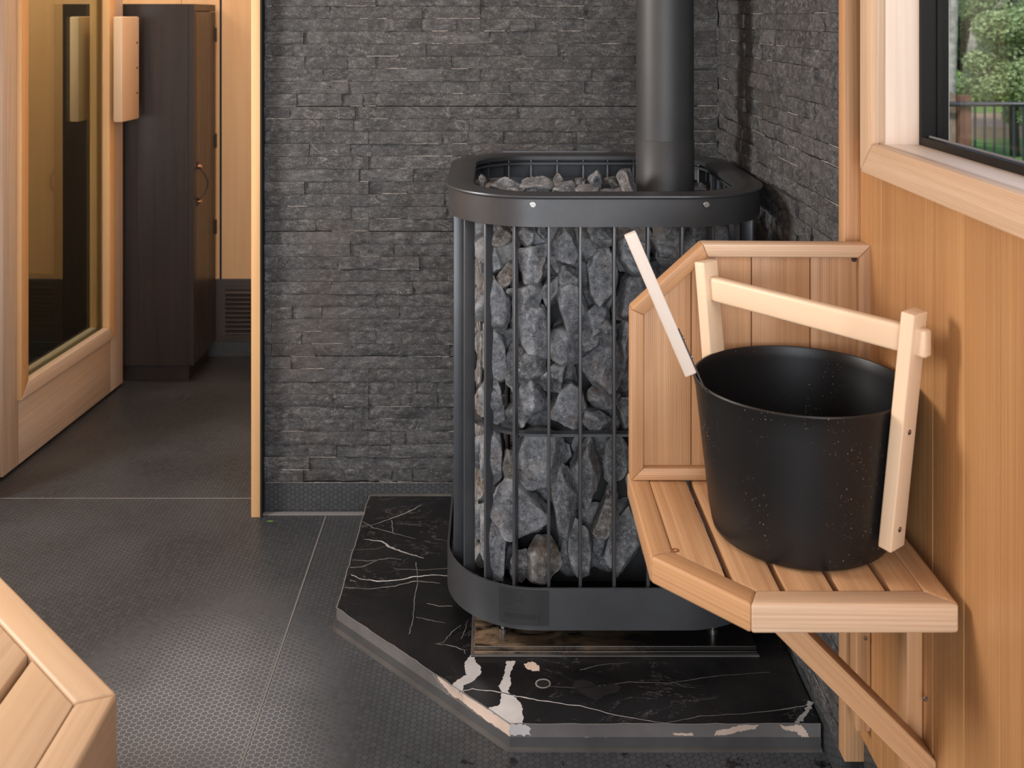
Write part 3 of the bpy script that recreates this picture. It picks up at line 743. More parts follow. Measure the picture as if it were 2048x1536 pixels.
plate(bm, lx0+.069, lx0+.072, lz0+.009, lz0+.020, .0008, 1, 1)
obj('rating_plate', bm, [M_LABEL, M_PRINT], parent=low)
# vertical bars: flat steel standing on edge, radial
bl = rr(.290, .160, 60, 60)
def bar_at(p, nn):
    t = V((-nn.y, nn.x, 0)); bm = bmesh.new(); w, th = .022, .0052
    M = frame(p-nn*(w/2)+V((0,0,.486)), (0,0,1), nn)
    addbox(bm, -.376, .376, -th/2, th/2, -w/2, w/2, bev=.0008, seg=2)
    return obj('cage_bar', bm, M_BAR, M, stove, angle=40)
cum = [0]
for i in range(1, len(bl)+1): cum.append(cum[-1]+(bl[i % len(bl)][0]-bl[i-1][0]).length)
i0 = min(range(len(bl)), key=lambda i: (bl[i][0]-V(((1168-CX)*1.876/F, SY-.29, 0))).length)
total = cum[-1]; nb = 34; step_ = total/nb
for b in range(nb):
    s_ = (cum[i0]+b*step_) % total
    j = next(k for k in range(len(bl)) if cum[k+1] >= s_)
    bar_at(bl[j][0], bl[j][1])
# inner hoops tying the bars together
for z in (.428, .846):
    bm = bmesh.new(); ringloft(bm, rr(.268, .140), [(0,z),(0,z+.005),(-.016 if z < .5 else -.012,z+.005),(-.016 if z < .5 else -.012,z)])
    obj('cage_hoop', bm, M_BAR, parent=stove, angle=35)
bm = bmesh.new()
c_ = V((SX-.262, SY-.06, .846)); addbox(bm, SX-.268, SX-.245, SY-.075, SY-.045, .835, .850, bev=.003)
lug = obj('lug', bm, M_BAR, parent=stove, angle=40); disc('lug_bolt', (SX-.256, SY-.06, .853), (0,0,1), .005, .007, M_SCREW, lug)
# firebox, floor pan, feet and rear heat plate
bm = bmesh.new(); ringloft(bm, rr(.170, .06, 8, 4), [(0,.115),(0,.70),(-.01,.71),(-.165,.712),(-.165,.110)]); obj('firebox', bm, M_FIRE, parent=stove, angle=35)
bm = bmesh.new(); ringloft(bm, rr(.290, .160), [(0,.104),(0,.110),(-.28,.110),(-.28,.104)]); obj('floor_pan', bm, M_FIRE, parent=stove, angle=35)
bm = bmesh.new(); addbox(bm, SX-.19, SX+.06, SY+.3015, SY+.304, .60, .872, bev=.0008); addbox(bm, SX-.10, SX-.055, SY+.3003, SY+.3018, .800, .806, bev=.0003); obj('heat_shield', bm, M_BAR, parent=stove)
for x, y in ((.015, 1.930), (.40, 1.930), (.015, 2.37), (.40, 2.37)):
    bm = bmesh.new(); tube(bm, [(x,y,.055),(x,y,.064),(x,y,.0645),(x,y,.105)], [.009,.009,.005,.005], 14); obj('foot', bm, M_SCREW, parent=stove, angle=40)
bm = bmesh.new(); addbox(bm, -.0377, .4715, 1.886, 2.44, ZH+.0006, ZH+.0068, bev=.001); addbox(bm, -.0365, .4705, 1.8875, 2.438, ZH+.0075, ZH+.015, bev=.001)
bs = tag(obj('stove_base_plate', bm, M_PLATE), 'flat dusty black plate lying on the marble directly under the stove', 'base plate')
bm = bmesh.new(); addbox(bm, -.042, .474, 1.879, 1.886, ZH, ZH+.003, bev=.001); addbox(bm, -.0435, -.0375, 1.879, 2.44, ZH, ZH+.0035, bev=.001); obj('plate_sealant', bm, M_SEAL, parent=bs)

# flue
PXc, PYc, PR = .356, 2.20, .0597
flue = empty('flue_pipe', (PXc, PYc, .71), 'matt black round metal flue pipe rising out of the stove', 'flue pipe')
bm = bmesh.new(); lathe(bm, [(PR,.0),(PR,1.50)], 72)
bmesh.ops.translate(bm, vec=(PXc, PYc, .711), verts=bm.verts); 
obj('upper_pipe', bm, M_PIPE, parent=flue, angle=60)
bm = bmesh.new(); lathe(bm, [(PR+.0012,0),(PR+.0012,.219),(PR,.220)], 72); bmesh.ops.translate(bm, vec=(PXc, PYc, .7115), verts=bm.verts); obj('lower_collar', bm, M_PIPE, parent=flue, angle=60)

# ------------------------------------------------------------------ rocks
def rock_bm(seed, sx, sy, sz, rot=0, sub=4):
    rnd = random.Random(seed); bm = bmesh.new(); bmesh.ops.create_icosphere(bm, subdivisions=sub, radius=1)
    planes = []
    for k in range(11):
        v = V((rnd.gauss(0,1), rnd.gauss(0,1), rnd.gauss(0,1))).normalized(); planes.append((v, rnd.uniform(.56, .98)))
    planes.append((V((rnd.uniform(-.25,.25), -1, rnd.uniform(-.25,.25))).normalized(), .80))   # a flattish face outward
    o = V((rnd.uniform(0,90), rnd.uniform(0,90), rnd.uniform(0,90)))
    for v in bm.verts:
        d = v.co.normalized(); r = 1.12
        for n_, k in planes:
            c = n_.dot(d)
            if c > .05: r = min(r, k/c)
        r *= 1+.05*noise.fractal(d*2.3+o, .8, 2.1, 5)+.04*(noise.ridged_multi_fractal(d*2.0+o, .9, 2, 4, 1, 2)-1)
        v.co = d*r
    # stretch to the wanted extent
    mx = [max(abs(v.co[i]) for v in bm.verts) for i in range(3)]
    R = Matrix.Rotation(rot, 3, 'Y')
    for v in bm.verts: v.co = R @ V((v.co.x/mx[0]*sx, v.co.y/mx[1]*sy, v.co.z/mx[2]*sz))
    return bm
ORD = 'top second third fourth fifth sixth seventh eighth ninth tenth eleventh twelfth thirteenth fourteenth fifteenth sixteenth'.split()
BARS = [958, 1027, 1097, 1168, 1238, 1310, 1381, 1449, 1530]
BN = ['wide left corner bar', 'first thin front bar', 'second thin front bar', 'third thin front bar', 'fourth thin front bar', 'fifth thin front bar', 'sixth thin front bar', 'seventh thin front bar', 'right corner bar']
# (px, py, width, height, lean degrees, tone)
RK = [(997,475,54,56,0,'B'),(1049,470,46,52,10,'D'),(1083,463,30,44,0,'D'),(1064,527,66,94,0,'G'),(1134,502,70,102,-18,'G'),(1202,472,66,60,0,'D'),
(990,527,48,68,15,'G'),(990,612,54,120,-5,'G'),(1014,552,34,60,20,'B'),(1059,604,62,66,0,'G'),(1105,583,42,72,10,'G'),(1106,527,34,54,0,'D'),(1202,563,64,134,8,'G'),
(1142,563,44,54,0,'D'),(1148,625,54,112,-12,'G'),(1190,655,50,74,35,'G'),(1064,668,66,114,-8,'G'),(1276,512,66,92,-15,'G'),(1330,503,56,62,-20,'G'),(1352,470,58,62,30,'D'),
(1262,605,50,108,14,'G'),(1252,693,36,82,0,'G'),(1132,703,68,76,-35,'G'),(1176,697,40,74,25,'G'),(991,708,52,118,-8,'G'),(1050,747,86,98,10,'D'),
(1208,745,86,112,0,'G'),(1215,672,48,60,0,'D'),(1112,760,62,60,-30,'D'),(1412,466,52,46,0,'D'),(1452,470,28,60,5,'D'),(1472,474,26,64,-10,'D'),
(985,808,46,92,-12,'G'),(1060,795,58,84,0,'G'),(1134,824,74,86,-6,'G'),(1210,800,60,50,0,'D'),(1196,853,66,42,15,'D'),(1040,845,62,54,-25,'D'),(1252,832,40,66,0,'D'),
(984,925,44,112,0,'G'),(954,925,26,108,0,'B'),(1081,938,98,128,-8,'G'),(1016,945,28,74,0,'B'),(1177,950,60,150,-6,'D'),(1234,925,52,104,4,'D'),(1134,1010,58,150,-4,'D'),
(1032,1034,108,140,-22,'G'),(1217,1032,42,112,16,'B'),(987,1100,58,140,-10,'G'),(1040,1140,38,72,0,'D'),(1084,1133,70,84,15,'B'),(1168,1116,54,122,-6,'D'),(1242,1105,70,136,14,'D'),
(942,1092,24,92,0,'B'),(949,1010,24,90,0,'B'),(950,640,22,110,0,'B'),(948,760,22,110,0,'B'),(952,520,24,100,0,'D'),(948,850,20,70,0,'B'),
(1330,600,66,100,10,'G'),(1400,560,64,90,0,'D'),(1460,580,52,110,-8,'D'),(1320,720,72,110,-10,'D'),(1395,680,62,110,12,'G'),(1456,710,54,120,0,'D'),
(1330,850,70,120,8,'D'),(1402,810,64,110,-6,'D'),(1458,850,52,120,5,'D'),(1300,960,64,110,0,'D'),(1375,950,72,120,-12,'D'),(1448,980,60,120,6,'D'),
(1305,1080,62,120,-8,'D'),(1380,1090,70,120,10,'D'),(1450,1110,56,110,-5,'D')]
YK = 1.914; kk = YK/F; cols = {}
GR = 'rocks packed behind the cage bars'
def gapname(px):
    for i in range(len(BARS)-1):
        if BARS[i] <= px < BARS[i+1]: return i
    return -1
tone_words = {'G': 'blue-grey', 'D': 'dark grey', 'B': 'brownish'}
rmats = {'G': M_ROCK_G, 'D': M_ROCK_D, 'B': M_ROCK_B}
front = []
for i, (px, py, w, h, ang, tn) in enumerate(RK):
    x = (px-CX)*kk; z = HC-(py-CY)*kk
    yy = 1.941+random.Random(i).uniform(-.003, .006)
    dep = min(.040, .020+.3*w*kk)
    if px < 962:                                     # round the left corner
        x += .012; yy = 2.02; dep = .05
    if px > 1445: yy = 1.975; 
    bm = rock_bm(100+i, w*kk*.59, dep, h*kk*.565, math.radians(ang))
    o = obj('stove_rock', bm, rmats[tn], Matrix.Translation(V((x, yy, z))), angle=26)
    front.append((gapname(px), py, o, tn, w, h))
def describe(lst, layer):
    byg = {}
    for g, py, o, tn, w, h in lst: byg.setdefault(g, []).append((py, o, tn, w, h))
    for g, l in byg.items():
        l.sort(key=lambda t: t[0])
        for r, (py, o, tn, w, h) in enumerate(l):
            where = 'left of the wide left corner bar' if g == -1 else f'right of the {BN[g]}'
            lead = f'{tone_words[tn]} rock' if not layer else 'recessed dark rock'
            tag(o, f'{lead}, {ORD[r]}{" one" if r == 0 else " down"} in the gap {where}', 'rock', GR)
# second layer set back behind the gaps
back = []; rnd = random.Random(21)
for iy in range(11):
    for ix in range(8):
        px = 975+ix*70+(33 if iy % 2 else 0)+rnd.uniform(-8, 8); py = 470+iy*72+rnd.uniform(-10, 10)
        if px > 1490 or py > 1165: continue
        if px > 1290 and py > 620 or (ix+iy) % 3 == 1: continue
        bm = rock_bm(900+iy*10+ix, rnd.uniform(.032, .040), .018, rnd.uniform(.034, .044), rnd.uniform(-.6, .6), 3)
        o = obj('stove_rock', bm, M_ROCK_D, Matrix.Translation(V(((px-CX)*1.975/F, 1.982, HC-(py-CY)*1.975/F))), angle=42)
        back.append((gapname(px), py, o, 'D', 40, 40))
# left side of the cage
for iz in range(8):
    for iy in range(3):
        z = .165+iz*.088+rnd.uniform(-.01, .01); y = 2.06+iy*.105+rnd.uniform(-.01, .01)
        bm = rock_bm(1500+iz*5+iy, .034, .055, .047, 0, 3)
        o = obj('stove_rock', bm, (M_ROCK_B, M_ROCK_D, M_ROCK_G)[(iz+iy) % 3], Matrix.Translation(V((SX-.222, y, z))), angle=42)
        tag(o, f'rough rock in the left stove flank, {ORD[7-iz]+(" one" if iz == 7 else " down")}, {("nearest front", "in middle", "nearest wall")[iy]}', 'rock', 'rocks in the left flank of the stove')
describe(front, ''); describe(back, 'back')
# rocks heaped on top: (px, py, w, h, Y, tone)
TOP = [(1011,369,60,32,2.12,'G'),(1074,368,64,33,2.12,'G'),(1118,361,22,28,2.2,'D'),(1134,374,52,27,2.08,'G'),(1190,357,26,36,2.14,'G'),(1178,378,50,21,2.04,'G'),(962,363,21,28,2.13,'G'),
(1224,363,34,27,2.16,'D'),(1253,362,38,48,2.12,'D'),(1216,382,34,16,2.02,'G'),(1160,366,30,22,2.2,'D'),(1034,380,40,20,2.03,'D'),(1400,372,30,24,2.2,'D')]
TL = ['broad rounded rock, first large one at the left of the open stove top', 'broad grey rock, second large one from the left on the stove top', 'small pointed rock peeking up behind the third large top rock',
 'broad pale-edged rock in the middle of the open stove top', 'upright blocky rock standing highest on the stove top', 'low wedge-shaped rock in front of the upright block on the stove top', 'small rock tucked under the left rim of the stove top',
 'dark rock on the stove top just right of the upright block', 'big dark leaning rock on the stove top against the flue pipe', 'low flat grey rock near the front rim left of the flue pipe', 'dark rock behind and left of the upright block', 'low dark rock between the two broad left top rocks', 'dark rock in the stove top right of the flue pipe']
for i, (px, py, w, h, Y, tn) in enumerate(TOP):
    k = Y/F; bm = rock_bm(300+i, w*k*.56, .034, h*k*.62, 0)
    tag(obj('stove_rock', bm, rmats[tn], Matrix.Translation(V(((px-CX)*k, Y, HC-(py-CY)*k-.004))), angle=26), TL[i], 'rock', 'rocks heaped on the stove top')
n_ = 0
for iy in range(4):
    for ix in range(6):
        x = SX-.20+ix*.08+rnd.uniform(-.01, .01); y = 1.975+iy*.105+rnd.uniform(-.01, .01)
        if (V((x, y))-V((PXc, PYc))).length < .105: continue
        bm = rock_bm(600+n_, .046, .055, .050, rnd.uniform(-.5, .5), 3)
        tag(obj('stove_rock', bm, (M_ROCK_D, M_ROCK_G)[n_ % 2], Matrix.Translation(V((x, y, .765+rnd.uniform(-.006, .01)))), angle=42),
            f'rock bedded under the stove top heap, {("front", "second", "third", "back")[iy]} row, {ORD[ix] if ix else "first"} from the left', 'rock', 'rocks in the bed under the top heap')
        n_ += 1

# ------------------------------------------------------------------ bucket shelf with back panel
shelf = empty('bucket_shelf', (XR, 1.4, .472), 'clipped-corner slatted cedar shelf with framed back panel fixed to the wood wall', 'shelf')
zs, zb_ = .507, .4725
O = [(.197,1.566), (.1957,1.323), (.2956,1.2135), (.5366,1.2135), (.5366,1.566)]
def inset(O, d):
    out = []
    for i in range(1, len(O)-1):
        a, b, c = V(O[i-1]), V(O[i]), V(O[i+1]); e1 = (b-a).normalized(); e2 = (c-b).normalized()
        n1 = V((-e1.y, e1.x)); n2 = V((-e2.y, e2.x)); m = (n1+n2).normalized(); out.append(b+m*d/m.dot(n1))
    return out
I = inset([O[0], O[1], O[2], O[3], (.5366, 1.566)], .030)
I = [V((O[0][0]+.030, 1.566))]+I+[V((.5366-.030, 1.566))]
OO = [V(o) for o in O]
for i in range(4):
    a, b, c, d = OO[i], OO[i+1], I[i+1], I[i]
    g = (b-a).normalized()
    prism('rim_board', [(a.x,a.y,zb_), (b.x,b.y,zb_), (c.x,c.y,zb_), (d.x,d.y,zb_)], (0,0,zs-zb_), (g.x, g.y, 0), M_CEDAR_PALE if i == 2 else M_CEDAR, shelf, bev=.0035, seg=3)
xs = [.2262, .2795, .288, .3375, .3457, .4005, .409, .462, .4705, .5062]
def front_y(x):   # inner rim line
    a, b = I[1], I[2]
    return b.y+.0005 if x >= b.x else b.y+(b.x-x)/(b.x-a.x)*(a.y-b.y)+.0005
for i in range(0, 10, 2):
    a, b = xs[i], xs[i+1]
    pts = [(a, front_y(a)), (b, front_y(b)), (b, 1.566), (a, 1.566)]
    if a < I[2].x < b: pts.insert(1, (I[2].x, front_y(I[2].x)))
    prism('shelf_slat', [(p[0], p[1], zs-.020) for p in pts], (0,0,.0195), (0,1,0), M_CEDAR, shelf, bev=.0012)
disc('knot', V((.282-.0545+.002, 1.337, zs-.0004)), (0,0,1), .0055, .0006, M_PEGW, shelf)
# back panel
y0p, y1p = 1.536, 1.566; wf = .0185
def q(px, py): p = on_y(px, py, y0p); return V((p.x, p.z))
P = [q(1262,962), q(1262.5,619), q(1406,489), q(1743,491), q(1743,962)]
P[0].y = P[4].y = zs+.0002
def in2(P, d):
    n = len(P); out = []
    for i in range(n):
        a, b, c = P[i-1], P[i], P[(i+1) % n]; e1 = (b-a).normalized(); e2 = (c-b).normalized()
        n1 = V((e1.y, -e1.x)); n2 = V((e2.y, -e2.x)); m = (n1+n2).normalized(); out.append(b+m*d/m.dot(n1))
    return out
Q = in2(P, wf)
for i in range(5):
    a, b, c, d = P[i], P[(i+1) % 5], Q[(i+1) % 5], Q[i]; g = b-a
    prism('panel_frame', [(a.x, y0p, a.y), (b.x, y0p, b.y), (c.x, y0p, c.y), (d.x, y0p, d.y)], (0, y1p-y0p, 0), (g.x, 0, g.y), (M_CEDAR, M_CEDAR, M_CEDAR_PALE, M_CEDAR, M_CEDAR)[i], shelf, bev=.002)
def ztop(x):
    if x <= Q[1].x: return Q[1].y
    if x < Q[2].x: return Q[1].y+(x-Q[1].x)/(Q[2].x-Q[1].x)*(Q[2].y-Q[1].y)
    return Q[2].y
seams = [Q[0].x-.004, (1383-CX)*1.545/F, (1503.6-CX)*1.545/F, (1621-CX)*1.545/F, Q[3].x+.004]
for a, b in zip(seams, seams[1:]):
    a += .0005; b -= .0005; pts = [(a, Q[0].y-.004), (b, Q[0].y-.004), (b, ztop(b)+.003)]
    if a < Q[2].x < b: pts.append((Q[2].x, Q[2].y+.003))
    pts.append((a, ztop(a)+.003))
    prism('panel_board', [(p[0], 1.547, p[1]) for p in pts], (0,.012,0), (0,0,1), M_CEDAR, shelf, bev=.0015)
disc('panel_screw', on_y(1708, 519, 1.546), (0,-1,0), .0035, .003, M_PEG, shelf)
# brace and wall battens below the shelf
board('wall_batten', (.529, XR-.0003, 1.349, 1.378, .05, zb_), 'Z', M_CEDAR, shelf, .002)
bt = board('wall_batten', (.529, XR-.0003, 1.536, 1.566, .14, zb_), 'Z', M_CEDAR, shelf, .002)
disc('screw', on_y(1851, 1398, 1.336), (0,-1,0), .003, .002, M_SCREW, shelf); disc('screw', on_y(1731, 1277, 1.535), (0,-1,0), .003, .002, M_SCREW, shelf)
yb = 1.3276; k = yb/F
bz0 = HC-(1270-CY)*k; bx0 = (1564-CX)*k; bw = 64*k
t = bx0-(zb_-bz0)
xe = XR-.0005
pts = [(bx0-(zb_-bz0), zb_), (bx0+bw-(zb_-bz0), zb_), (xe, bz0-(xe-bx0-bw)), (xe, bz0-(xe-bx0))]
prism('brace', [(p[0], yb-.020, p[1]) for p in pts], (0,.040,0), (1,0,-1), M_CEDAR, shelf, bev=.0015)

# ------------------------------------------------------------------ bucket
BX, BY = .403, 1.390; ZB = zs+.0004
bucket = empty('water_bucket', (BX, BY, ZB), 'black round sauna bucket with pale wooden carrying frame, on the slatted shelf', 'bucket')
bm = bmesh.new(); H = .200; r0, r1 = .1145, .1372
prof = [(0,.002), (r0-.016,.002), (r0-.013,0), (r0-.008,.0005), (r0-.002,.005), (r0,.012)]
for i in range(1, 9): z = .012+(H-.015-.012)*i/8; prof.append((r0+(r1-r0)*z/H, z))
prof += [(r1+.0012,H-.0025), (r1+.0018,H-.001), (r1+.0008,H+.0006), (r1-.0012,H+.0004), (r1-.0024,H-.002)]
for i in range(8, -1, -1): z = .012+(H-.015-.012)*i/8; prof.append((r0+(r1-r0)*z/H-.0016, z))
prof += [(r0-.010,.004), (0,.004)]
lathe(bm, prof, 128)
obj('pail', bm, M_PAIL, Matrix.Translation(V((BX, BY, ZB))), bucket, angle=40)
u = V((.62, -.785, 0)).normalized(); v = V((-u.y, u.x, 0))
def rad(z): return r0+(r1-r0)*(z-ZB)/H
for sgn in (1, -1):
    zb0, zt0 = (ZB+.030, .832) if sgn == 1 else (ZB+.030, .834)
    slope = (r1-r0)/H*1.0
    pb = V((BX, BY, zb0))+u*sgn*(rad(zb0)+.0105+.004*(sgn==1)); pt_ = V((BX, BY, zt0))+u*sgn*(rad(zb0)+.0105+.004*(sgn==1)+slope*(zt0-zb0)*.92)
    up = stick('upright', pb, pt_, .031, .018, v, M_BIRCH, bucket, .0022, 3)
    if sgn == 1:
        for fz in (.085, .50):
            c = pb.lerp(pt_, fz)+u*.0092; disc('screw_hole', c, u, .0036, .0008, M_PEG, up)
zbar = .797
half = rad(zbar)+.0105+.020
stick('grip_bar', V((BX, BY, zbar))-u*(half-.010), V((BX, BY, zbar))+u*(half+.004), .034, .016, (0,0,1), M_BIRCH, bucket, .0045, 4)

# ------------------------------------------------------------------ ladle
ladle = empty('ladle', (.37, 1.40, ZB+.006), 'pale square wooden ladle handle leaning on the left rim of the black bucket', 'ladle')
hb, ht = on_y(1381, 747, 1.345), on_y(1260, 467, 1.325)
ax = (ht-hb).normalized()
stick('ladle_handle', hb, ht, .0155, .0125, V((1,0,0))-ax*ax.x, M_LADLE, ladle, .0018, 3)
side = (V((1,0,0))-ax*ax.x).normalized()
bm = bmesh.new()
pth = [hb+ax*.060+side*.0085, hb+ax*.01+side*.0085, hb-ax*.016+side*.0085, V((.2745,1.352,.700)), V((.300,1.365,.640)), V((.345,1.385,.560))]
prev = None
for i, p in enumerate(pth):
    d = (pth[min(i+1, len(pth)-1)]-pth[max(i-1, 0)]).normalized(); a = V((0,1,0)); nrm = a.cross(d).normalized()
    r = [bm.verts.new(p+a*s*.0055+nrm*t*.0009) for s, t in ((-1,-1),(1,-1),(1,1),(-1,1))]
    if prev:
        for k2 in range(4): bm.faces.new([prev[k2], prev[(k2+1)%4], r[(k2+1)%4], r[k2]])
    else: bm.faces.new(r)
    prev = r
bm.faces.new(prev[::-1]); bmesh.ops.recalc_face_normals(bm, faces=bm.faces)
shank = obj('ladle_shank', bm, M_PIPE, parent=ladle)
for t in (.048, .020): disc('rivet', hb+ax*t+side*.0100, side, .0028, .0018, M_SCREW, shank)
bm = bmesh.new(); lathe(bm, [(0,0), (.022,.001), (.031,.010), (.034,.028), (.0325,.028), (.029,.011), (.021,.003), (0,.002)], 40)
obj('ladle_cup', bm, M_PIPE, Matrix.Translation(V((.372, 1.392, ZB+.008))), ladle, angle=40)

# ------------------------------------------------------------------ bench end in the foreground
zt_, zlo = .45, .40
bench = empty('corner_bench', (-.75, .9, 0), 'pale slatted wooden bench end with mitred rim in the lower left foreground', 'bench')
A = V((-1.35, 2.083)); B = V((-.4105, 1.143)); C_ = V((-.4105, .35)); w = .041
A = V((-.95, 1.683)); A2 = V((-1.55, 1.683)); E = V((-1.55, .35))
OB = [A2, A, B, C_, E]
def in_cw(OB, d):
    n = len(OB); out = []
    for i in range(n):
        a, b, c = OB[i-1], OB[i], OB[(i+1) % n]; e1 = (b-a).normalized(); e2 = (c-b).normalized()
        n1 = V((e1.y, -e1.x)); n2 = V((e2.y, -e2.x)); m = (n1+n2).normalized(); out.append(b+m*d/m.dot(n1))
    return out
IB = in_cw(OB, w)
for i in range(5):
    a, b, c, d = OB[i], OB[(i+1) % 5], IB[(i+1) % 5], IB[i]; g = (b-a)
    prism('bench_rim', [(a.x,a.y,.31), (b.x,b.y,.31), (c.x,c.y,.31), (d.x,d.y,.31)], (0,0,zt_-.31), (g.x,g.y,0), M_BENCH, bench, bev=.005, seg=3)
# slats clipped by the slanting rim
s1 = IB[1]; s2 = IB[2]
def ys(x): return min(IB[1].y, s2.y+(s2.x-x)) if x < s2.x else s2.y
x = s2.x
gaps = [s2.x-.001, -.5405, -.642, -.743, -.845, -.946, -1.047, -1.148, -1.25, -1.351, -1.45]
for i in range(len(gaps)-1):
    b = gaps[i]; a = gaps[i+1]+.009; pts = [(a, .35+w), (b, .35+w), (b, ys(b)-.0008), (a, ys(a)-.0008)]
    if a < s1.x < b: pts.insert(3, (s1.x, s1.y-.0008))
    prism('bench_slat', [(p[0], p[1], zt_-.028) for p in pts], (0,0,.0265), (0,1,0), M_BENCH, bench, bev=.0025)
for x, y in ((-.50, .45), (-1.45, .45), (-1.45, 1.60), (-.97, 1.58)):
    board('bench_leg', (x-.03, x+.03, y-.03, y+.03, 0, .31), 'Z', M_BENCH, bench, .002)

# ------------------------------------------------------------------ outdoors
def grassmat(name, a, b, sc=3):
    s = NT(name); c = s.coords(); return s.fin(s.mix(s.rng(s.noise(c, sc, 5, .7), .35, .65), a, b), .9, 0, .1)
M_LAWN = grassmat('lawn_grass', (.09,.17,.035), (.17,.27,.07))
M_PATH = grassmat('brown_path', (.24,.16,.10), (.34,.24,.16))
def leafmat(name, a, b):
    s = NT(name); r = s.n('NewGeometry').outputs['Random Per Island']
    c = s.mix(r, a, b); s.set(s.b.inputs['Base Color'], c); s.b.inputs['Roughness'].default_value = .6
    tl = s.n('BsdfTranslucent'); s.set(tl.inputs[0], c); mx = s.n('MixShader'); mx.inputs[0].default_value = .3
    s.t.links.new(s.b.outputs[0], mx.inputs[1]); s.t.links.new(tl.outputs[0], mx.inputs[2]); s.t.links.new(mx.outputs[0], s.out.inputs[0]); return s.m
M_LEAF = leafmat('pale_leaves', (.24,.33,.13), (.42,.50,.26)); M_LEAF2 = leafmat('dark_leaves', (.06,.10,.03), (.16,.22,.07)); M_BLADE = leafmat('grass_blades', (.10,.22,.03), (.24,.38,.09))
M_BARK = plain('pale_bark', (.30,.28,.25), .9, 0, .2, .5, 30, .4); M_BARKD = plain('dark_bark', (.06,.05,.045), .9, 0, .2, .5, 30, .3)
M_RUST = plain('brown_post', (.14,.065,.04), .7, 0, .3, .3, 60, .3); M_OLDW = plain('grey_weathered_wood', (.22,.17,.13), .8, 0, .2, .3, 60, .3)
M_RAIL = plain('dark_rail_paint', (.035,.036,.042), .35, .3)
GZ = -.85
bm = bmesh.new()
n = 24; vs = [[bm.verts.new((-10+60*i/n, 4.6+(60*j/n), GZ+(.9*max(0, j/n*60-16)/20)+.05*noise.noise(V((i*.7, j*.7, 0))))) for i in range(n+1)] for j in range(n+1)]
for j in range(n):
    for i in range(n): bm.faces.new([vs[j][i], vs[j][i+1], vs[j+1][i+1], vs[j+1][i]])
tag(obj('lawn', bm, M_LAWN, smooth=True), kind='structure')
bm = bmesh.new(); addbox(bm, -5, 45, 17.6, 20.2, GZ-.1, GZ+.20); tag(obj('garden_path', bm, M_PATH), kind='structure')
YFc = 10.6; kf = YFc/F
rail = empty('railing', (5.0, YFc, GZ), 'dark metal garden railing with thin upright balusters beyond the window', 'railing')
zr = HC-(207-CY)*kf
bm = bmesh.new(); YR = YFc-.09; tube(bm, [(4.4, YR, zr), (9.0, YR, zr)], .024, 12); obj('handrail', bm, M_RAIL, parent=rail, smooth=True)
bm = bmesh.new(); addbox(bm, 4.75, 9.0, YR-.012, YR+.012, GZ+.12, GZ+.16); obj('bottom_rail', bm, M_RAIL, parent=rail)
x = (1942-CX)*kf
while x < 7.6:
    bm = bmesh.new(); addbox(bm, x-.009, x+.009, YR-.009, YR+.009, GZ+.12, zr); obj('baluster', bm, M_RAIL, parent=rail); x += 19.2*kf
bm = bmesh.new(); addbox(bm, (1916-CX)*kf, (1938-CX)*kf, YFc-.06, YFc+.06, GZ, HC-(190-CY)*kf, bev=.006)
post = tag(obj('fence_post', bm, M_RUST), 'reddish brown square post holding the garden railing', 'post')
bm = bmesh.new(); addbox(bm, (1896-CX)*kf, (1914-CX)*kf, YFc+.02, YFc+.14, GZ, HC-(186-CY)*kf, bev=.006)
tag(obj('fence_post', bm, M_OLDW), 'weathered grey wooden post just left of the reddish brown post', 'post')
def leaves(name, blobs, count, size, mat, parent, seed):
    rnd = random.Random(seed); vs, fs = [], []
    for k in range(count):
        c, r = rnd.choice(blobs); d = V((rnd.gauss(0,1), rnd.gauss(0,1), rnd.gauss(0,1))).normalized()*(rnd.random()**.4)
        p = V(c)+V((d.x*r[0], d.y*r[1], d.z*r[2])); s = size*rnd.uniform(.6, 1.4)
        a = V((rnd.gauss(0,1), rnd.gauss(0,1), rnd.gauss(0,.6))).normalized(); b = a.cross(V((rnd.gauss(0,1), rnd.gauss(0,1), rnd.gauss(0,1)))).normalized()
        n0 = len(vs); vs += [p-a*s, p-b*s*.5, p+a*s, p+b*s*.5]; fs.append((n0, n0+1, n0+2, n0+3))
    me = bpy.data.meshes.new(name); me.from_pydata([tuple(q) for q in vs], [], fs); me.materials.append(mat)
    o = bpy.data.objects.new(name, me); attach(o, Matrix.Identity(4), parent); return o
def tree(x, y, label, blobs, nleaf, size, lm, trunk, bark, seed, name='tree'):
    t = empty(name, (x, y, GZ), label, 'tree' if name == 'tree' else 'shrub', 'trees and shrubs in the garden')
    if trunk:
        for path, r in trunk:
            bm = bmesh.new(); tube(bm, path, r, 12); obj('trunk' if path is trunk[0][0] else 'branch', bm, bark, parent=t, smooth=True)
    leaves('foliage', blobs, nleaf, size, lm, t, seed)
def gp(px, Y): return (px-CX)*Y/F
def gz(py, Y): return HC-(py-CY)*Y/F
x = gp(1903, 14.5); tree(x, 14.5, 'slender pale-barked tree at the left edge of the window view', [((x+.1, 14.6, 3.4), (.9,.9,.8))], 1500, .09, M_LEAF2, [([(x-.06,14.5,GZ), (x,14.5,.4), (x+.04,14.5,1.6), (x,14.5,3.8)], [.075,.065,.06,.05])], M_BARK, 1)
bl = []
r9 = random.Random(9)
for px, py, w in ((2010,60,.6),(1990,140,.55),(2040,110,.7),(1960,110,.4),(2030,170,.6),(1975,30,.5),(2060,30,.7),(2035,215,.35),(1950,160,.3),(2085,150,.7)):
    for k in range(3): bl.append(((gp(px, 15)+r9.uniform(-.25,.25), 15+r9.uniform(-.5,.5), gz(py, 15)+r9.uniform(-.2,.2)), (w*.62, w*.62, w*.45)))
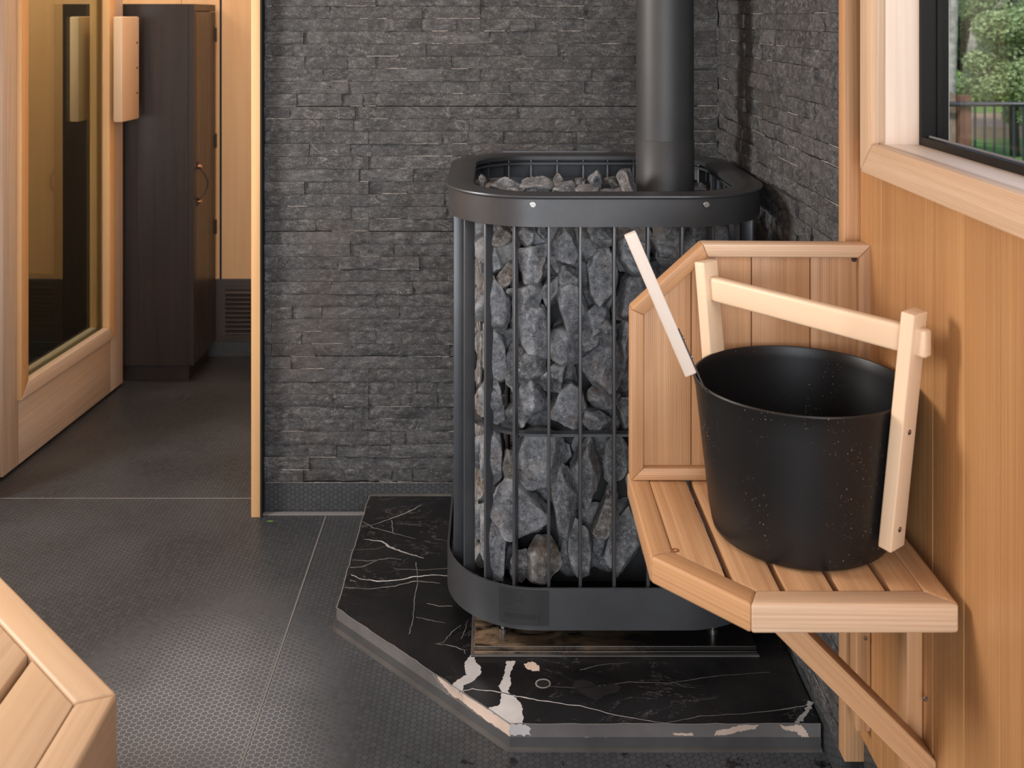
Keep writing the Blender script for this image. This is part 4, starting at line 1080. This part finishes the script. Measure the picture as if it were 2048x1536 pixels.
x = gp(2030, 15.3); tree(x, 15.3, 'big pale green willowy tree filling the right of the window view', bl, 38000, .036, M_LEAF, [([(x,15.3,GZ), (x-.05,15.3,.6), (x+.1,15.3,2.4)], [.07,.06,.05])], M_BARKD, 2)
x = gp(1935, 24); tree(x, 24, 'dark shaded tree with bare leaning branches behind the pale tree', [((x, 24.5, 2.6), (1.9,1.2,1.9)), ((x+1.6, 25, 1.5), (1.8,1.2,2.0)), ((x+4, 25.5, 2), (2.2,1.2,2.6)), ((x-1.6,25,2),(1.6,1.2,2.4)), ((x+2.2,26,4.4),(3.4,1.2,1.8))], 30000, .14, M_LEAF2,
     [([(x-.1,24,GZ), (x+.1,23.7,1.2), (x+.5,23.4,3.4)], [.14,.11,.08]), ([(x+.1,23.7,1.0), (x+.9,23.4,1.9), (x+1.6,23.3,3.2)], [.07,.06,.04])], M_BARK, 3)
x = gp(1935, 19.5); tree(x, 20.8, 'bright green bush behind the fence post', [((x,20.8,gz(165,20.8)), (.5,.4,.35)), ((x+.7,20.9,gz(185,20.8)), (.6,.4,.25)), ((x+1.5,20.9,gz(192,20.8)), (.6,.4,.2))], 5200, .07, M_BLADE, [([(x,20.8,GZ+.2),(x,20.8,gz(165,20.8))],[.05,.03])], M_BARKD, 4, 'bush')
# far hedge closing the view
bl = [((gp(px, 30), 31, 1.0+r9.uniform(0,1)), (2.2,1.0,2.6)) for px in range(1850, 2300, 60)]
tree(gp(2000, 30), 31, 'dark dense hedge closing off the far end of the garden', bl, 16000, .22, M_LEAF2, None, M_BARKD, 5, 'hedge')
# tall grass this side of the railing
vs, fs = [], []; r5 = random.Random(5)
for k in range(1500):
    px = r5.uniform(1900, 2130); Y = r5.uniform(8.6, 10.3); xg = gp(px, Y); h = r5.uniform(.25, .62)*(1.25 if px > 1985 else .5); b = V((xg, Y, GZ)); d = V((r5.gauss(0,.25), r5.gauss(0,.2), 1)).normalized()
    n0 = len(vs); vs += [b-V((.008,0,0)), b+V((.008,0,0)), b+d*h]; fs.append((n0, n0+1, n0+2))
me = bpy.data.meshes.new('tall_grass'); me.from_pydata([tuple(q) for q in vs], [], fs); me.materials.append(M_BLADE)
o = bpy.data.objects.new('tall_grass', me); attach(o, Matrix.Identity(4), None)
tag(o, 'tall bright green grass growing in front of the railing', 'grass', kind='stuff')
# a small leaf and bits of debris on the floor
bm = bmesh.new(); p = on_z(541, 1043, .001)
vsl = [bm.verts.new(p+V(q)) for q in ((-.011,0,0), (-.002,.004,.001), (.010,.0015,0), (0,-.002,0))]; bm.faces.new(vsl)
tag(obj('fallen_leaf', bm, M_BLADE), 'tiny green leaf scrap on the floor near the doorway post', 'leaf')
